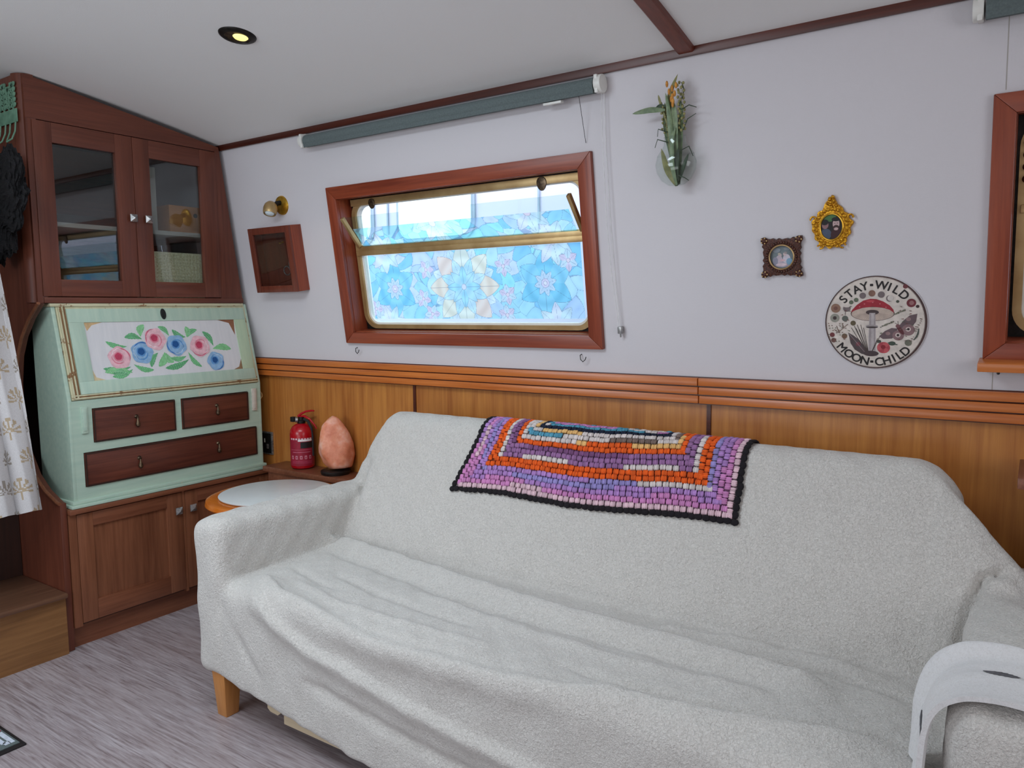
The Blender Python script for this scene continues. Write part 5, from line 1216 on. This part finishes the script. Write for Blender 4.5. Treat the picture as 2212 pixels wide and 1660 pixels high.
make('ground_mesh', MB().grid(P, cols=cc[:-1, :-1]), 'yarn', bl, smooth=True, world=True, sharp=180)
tag(make('yarn_clusters', ym, 'yarn', bl, smooth=True, world=True, sharp=180), kind='stuff')
tag(make('black_edging', bmk, 'yarn', bl, smooth=True, world=True, sharp=180), 'black crocheted scalloped edging', kind='stuff')

# ------------------------------------------------------------ soft throw over the right arm
prof = []
for x, z in [(-0.126, 0.475), (-0.122, 0.52), (-0.120, 0.56), (-0.118, 0.60), (-0.112, 0.635), (-0.096, 0.664), (-0.066, 0.683), (-0.020, 0.690), (0.030, 0.688), (0.062, 0.676), (0.083, 0.665), (0.090, 0.60), (0.094, 0.50), (0.096, 0.40)]: prof.append((x, z))
prof = np.array(prof); s = np.r_[0, np.cumsum(np.linalg.norm(np.diff(prof, axis=0), axis=1))]
ss = np.linspace(0, s[-1], 90); px = np.interp(ss, s, prof[:, 0]); pz = np.interp(ss, s, prof[:, 1])
for _ in range(4): px[1:-1] = (px[:-2]+2*px[1:-1]+px[2:])/4; pz[1:-1] = (pz[:-2]+2*pz[1:-1]+pz[2:])/4
nx = np.gradient(pz); nz_ = -np.gradient(px); ln_ = np.hypot(nx, nz_); nx, nz_ = -nx/ln_, -nz_/ln_
NW = 60; Pt = np.zeros((NW, 90, 3))
for i in range(NW):
    v = i/(NW-1); edgeroll = 0.006*math.exp(-(v/0.08)**2)+0.010*math.exp(-((1-v)/0.09)**2)
    fl = 0.0050*np.sin(v*13+ss*7)*np.clip(v*1.6-0.2, 0, 1)+0.0035*np.sin(v*23-ss*9)*np.clip(v*1.5-0.3, 0, 1)
    yb = 1.424+0.005*np.sin(ss*6); ye = 1.640+0.012*np.sin(ss*5+1)-0.05*np.clip((0.22-ss)/0.22, 0, 1)
    off = 0.010+fl*(0.4+0.6*v)+edgeroll
    Pt[i, :, 0] = px+nx*off-0.022*v*np.clip((0.26-ss)/0.16, 0, 1); Pt[i, :, 1] = yb+(ye-yb)*v; Pt[i, :, 2] = pz+nz_*off
th_ = thing('throw_blanket', 'soft white throw with feather print folded over the right sofa arm', 'throw', (0.0, 1.66, 0.70))
Pin = Pt.copy(); Pin[:, :, 0] -= nx*0.009; Pin[:, :, 2] -= nz_*0.009
mb = MB().grid(Pt[::-1]).grid(Pin)
for a_, b_ in ((Pt[0], Pin[0]), (Pin[-1], Pt[-1])): mb.grid(np.stack([a_, b_]))
make('throw_cloth', mb, 'plush', th_, smooth=True, world=True, sharp=70)
def feather(i0, j0, di, dj, n=16, wid=1.6):
    f_ = MB(); pts_u, pts_l = [], []
    def at(ii, jj):
        ii = np.clip(ii, 0, NW-1.001); jj = np.clip(jj, 0, 88.999); a, b_ = int(ii), int(jj); fa, fb = ii-a, jj-b_
        p = Pt[a, b_]*(1-fa)*(1-fb)+Pt[a+1, b_]*fa*(1-fb)+Pt[a, b_+1]*(1-fa)*fb+Pt[a+1, b_+1]*fa*fb
        return p+np.array([nx[b_], 0, nz_[b_]])*0.0012
    L_ = math.hypot(di, dj); pi_, pj_ = -dj/L_, di/L_
    rowsL = []
    for k in range(n+1):
        t = k/n; h = wid*math.sin(PI*min(1, t*1.02))**0.7*(0.9+0.25*(k % 2)) if t > 0.18 else 0.12
        ci, cj = i0+di*t, j0+dj*t; rowsL.append([at(ci-pi_*h, cj-pj_*h), at(ci, cj), at(ci+pi_*h, cj+pj_*h)])
    P_ = np.array(rowsL); c_ = np.array([[(92, 92, 98), (62, 62, 68)]]*n, float)
    f_.grid(P_, cols=c_); return make('feather_print', f_, 'printed', th_, world=True)
feather(30, 42, 3, -8, wid=3.4); feather(40, 17, -27, -7, wid=1.3)

# ------------------------------------------------------------ unit to the right of the sofa
ru = thing('side_unit', 'wooden side unit cut off by the right edge behind the sofa arm', 'cabinet', (0.4, 2.28, 0))
make('top_board', MB().box((-0.020, 2.120, 0.915), (0.7, 2.386, 0.942)), 'base_wood_y', ru, bevel=0.003, world=True)
make('unit_body', MB().box((0.16, 2.17, 0.0), (0.68, 2.425, 0.905)), 'dark_wood', ru, world=True)
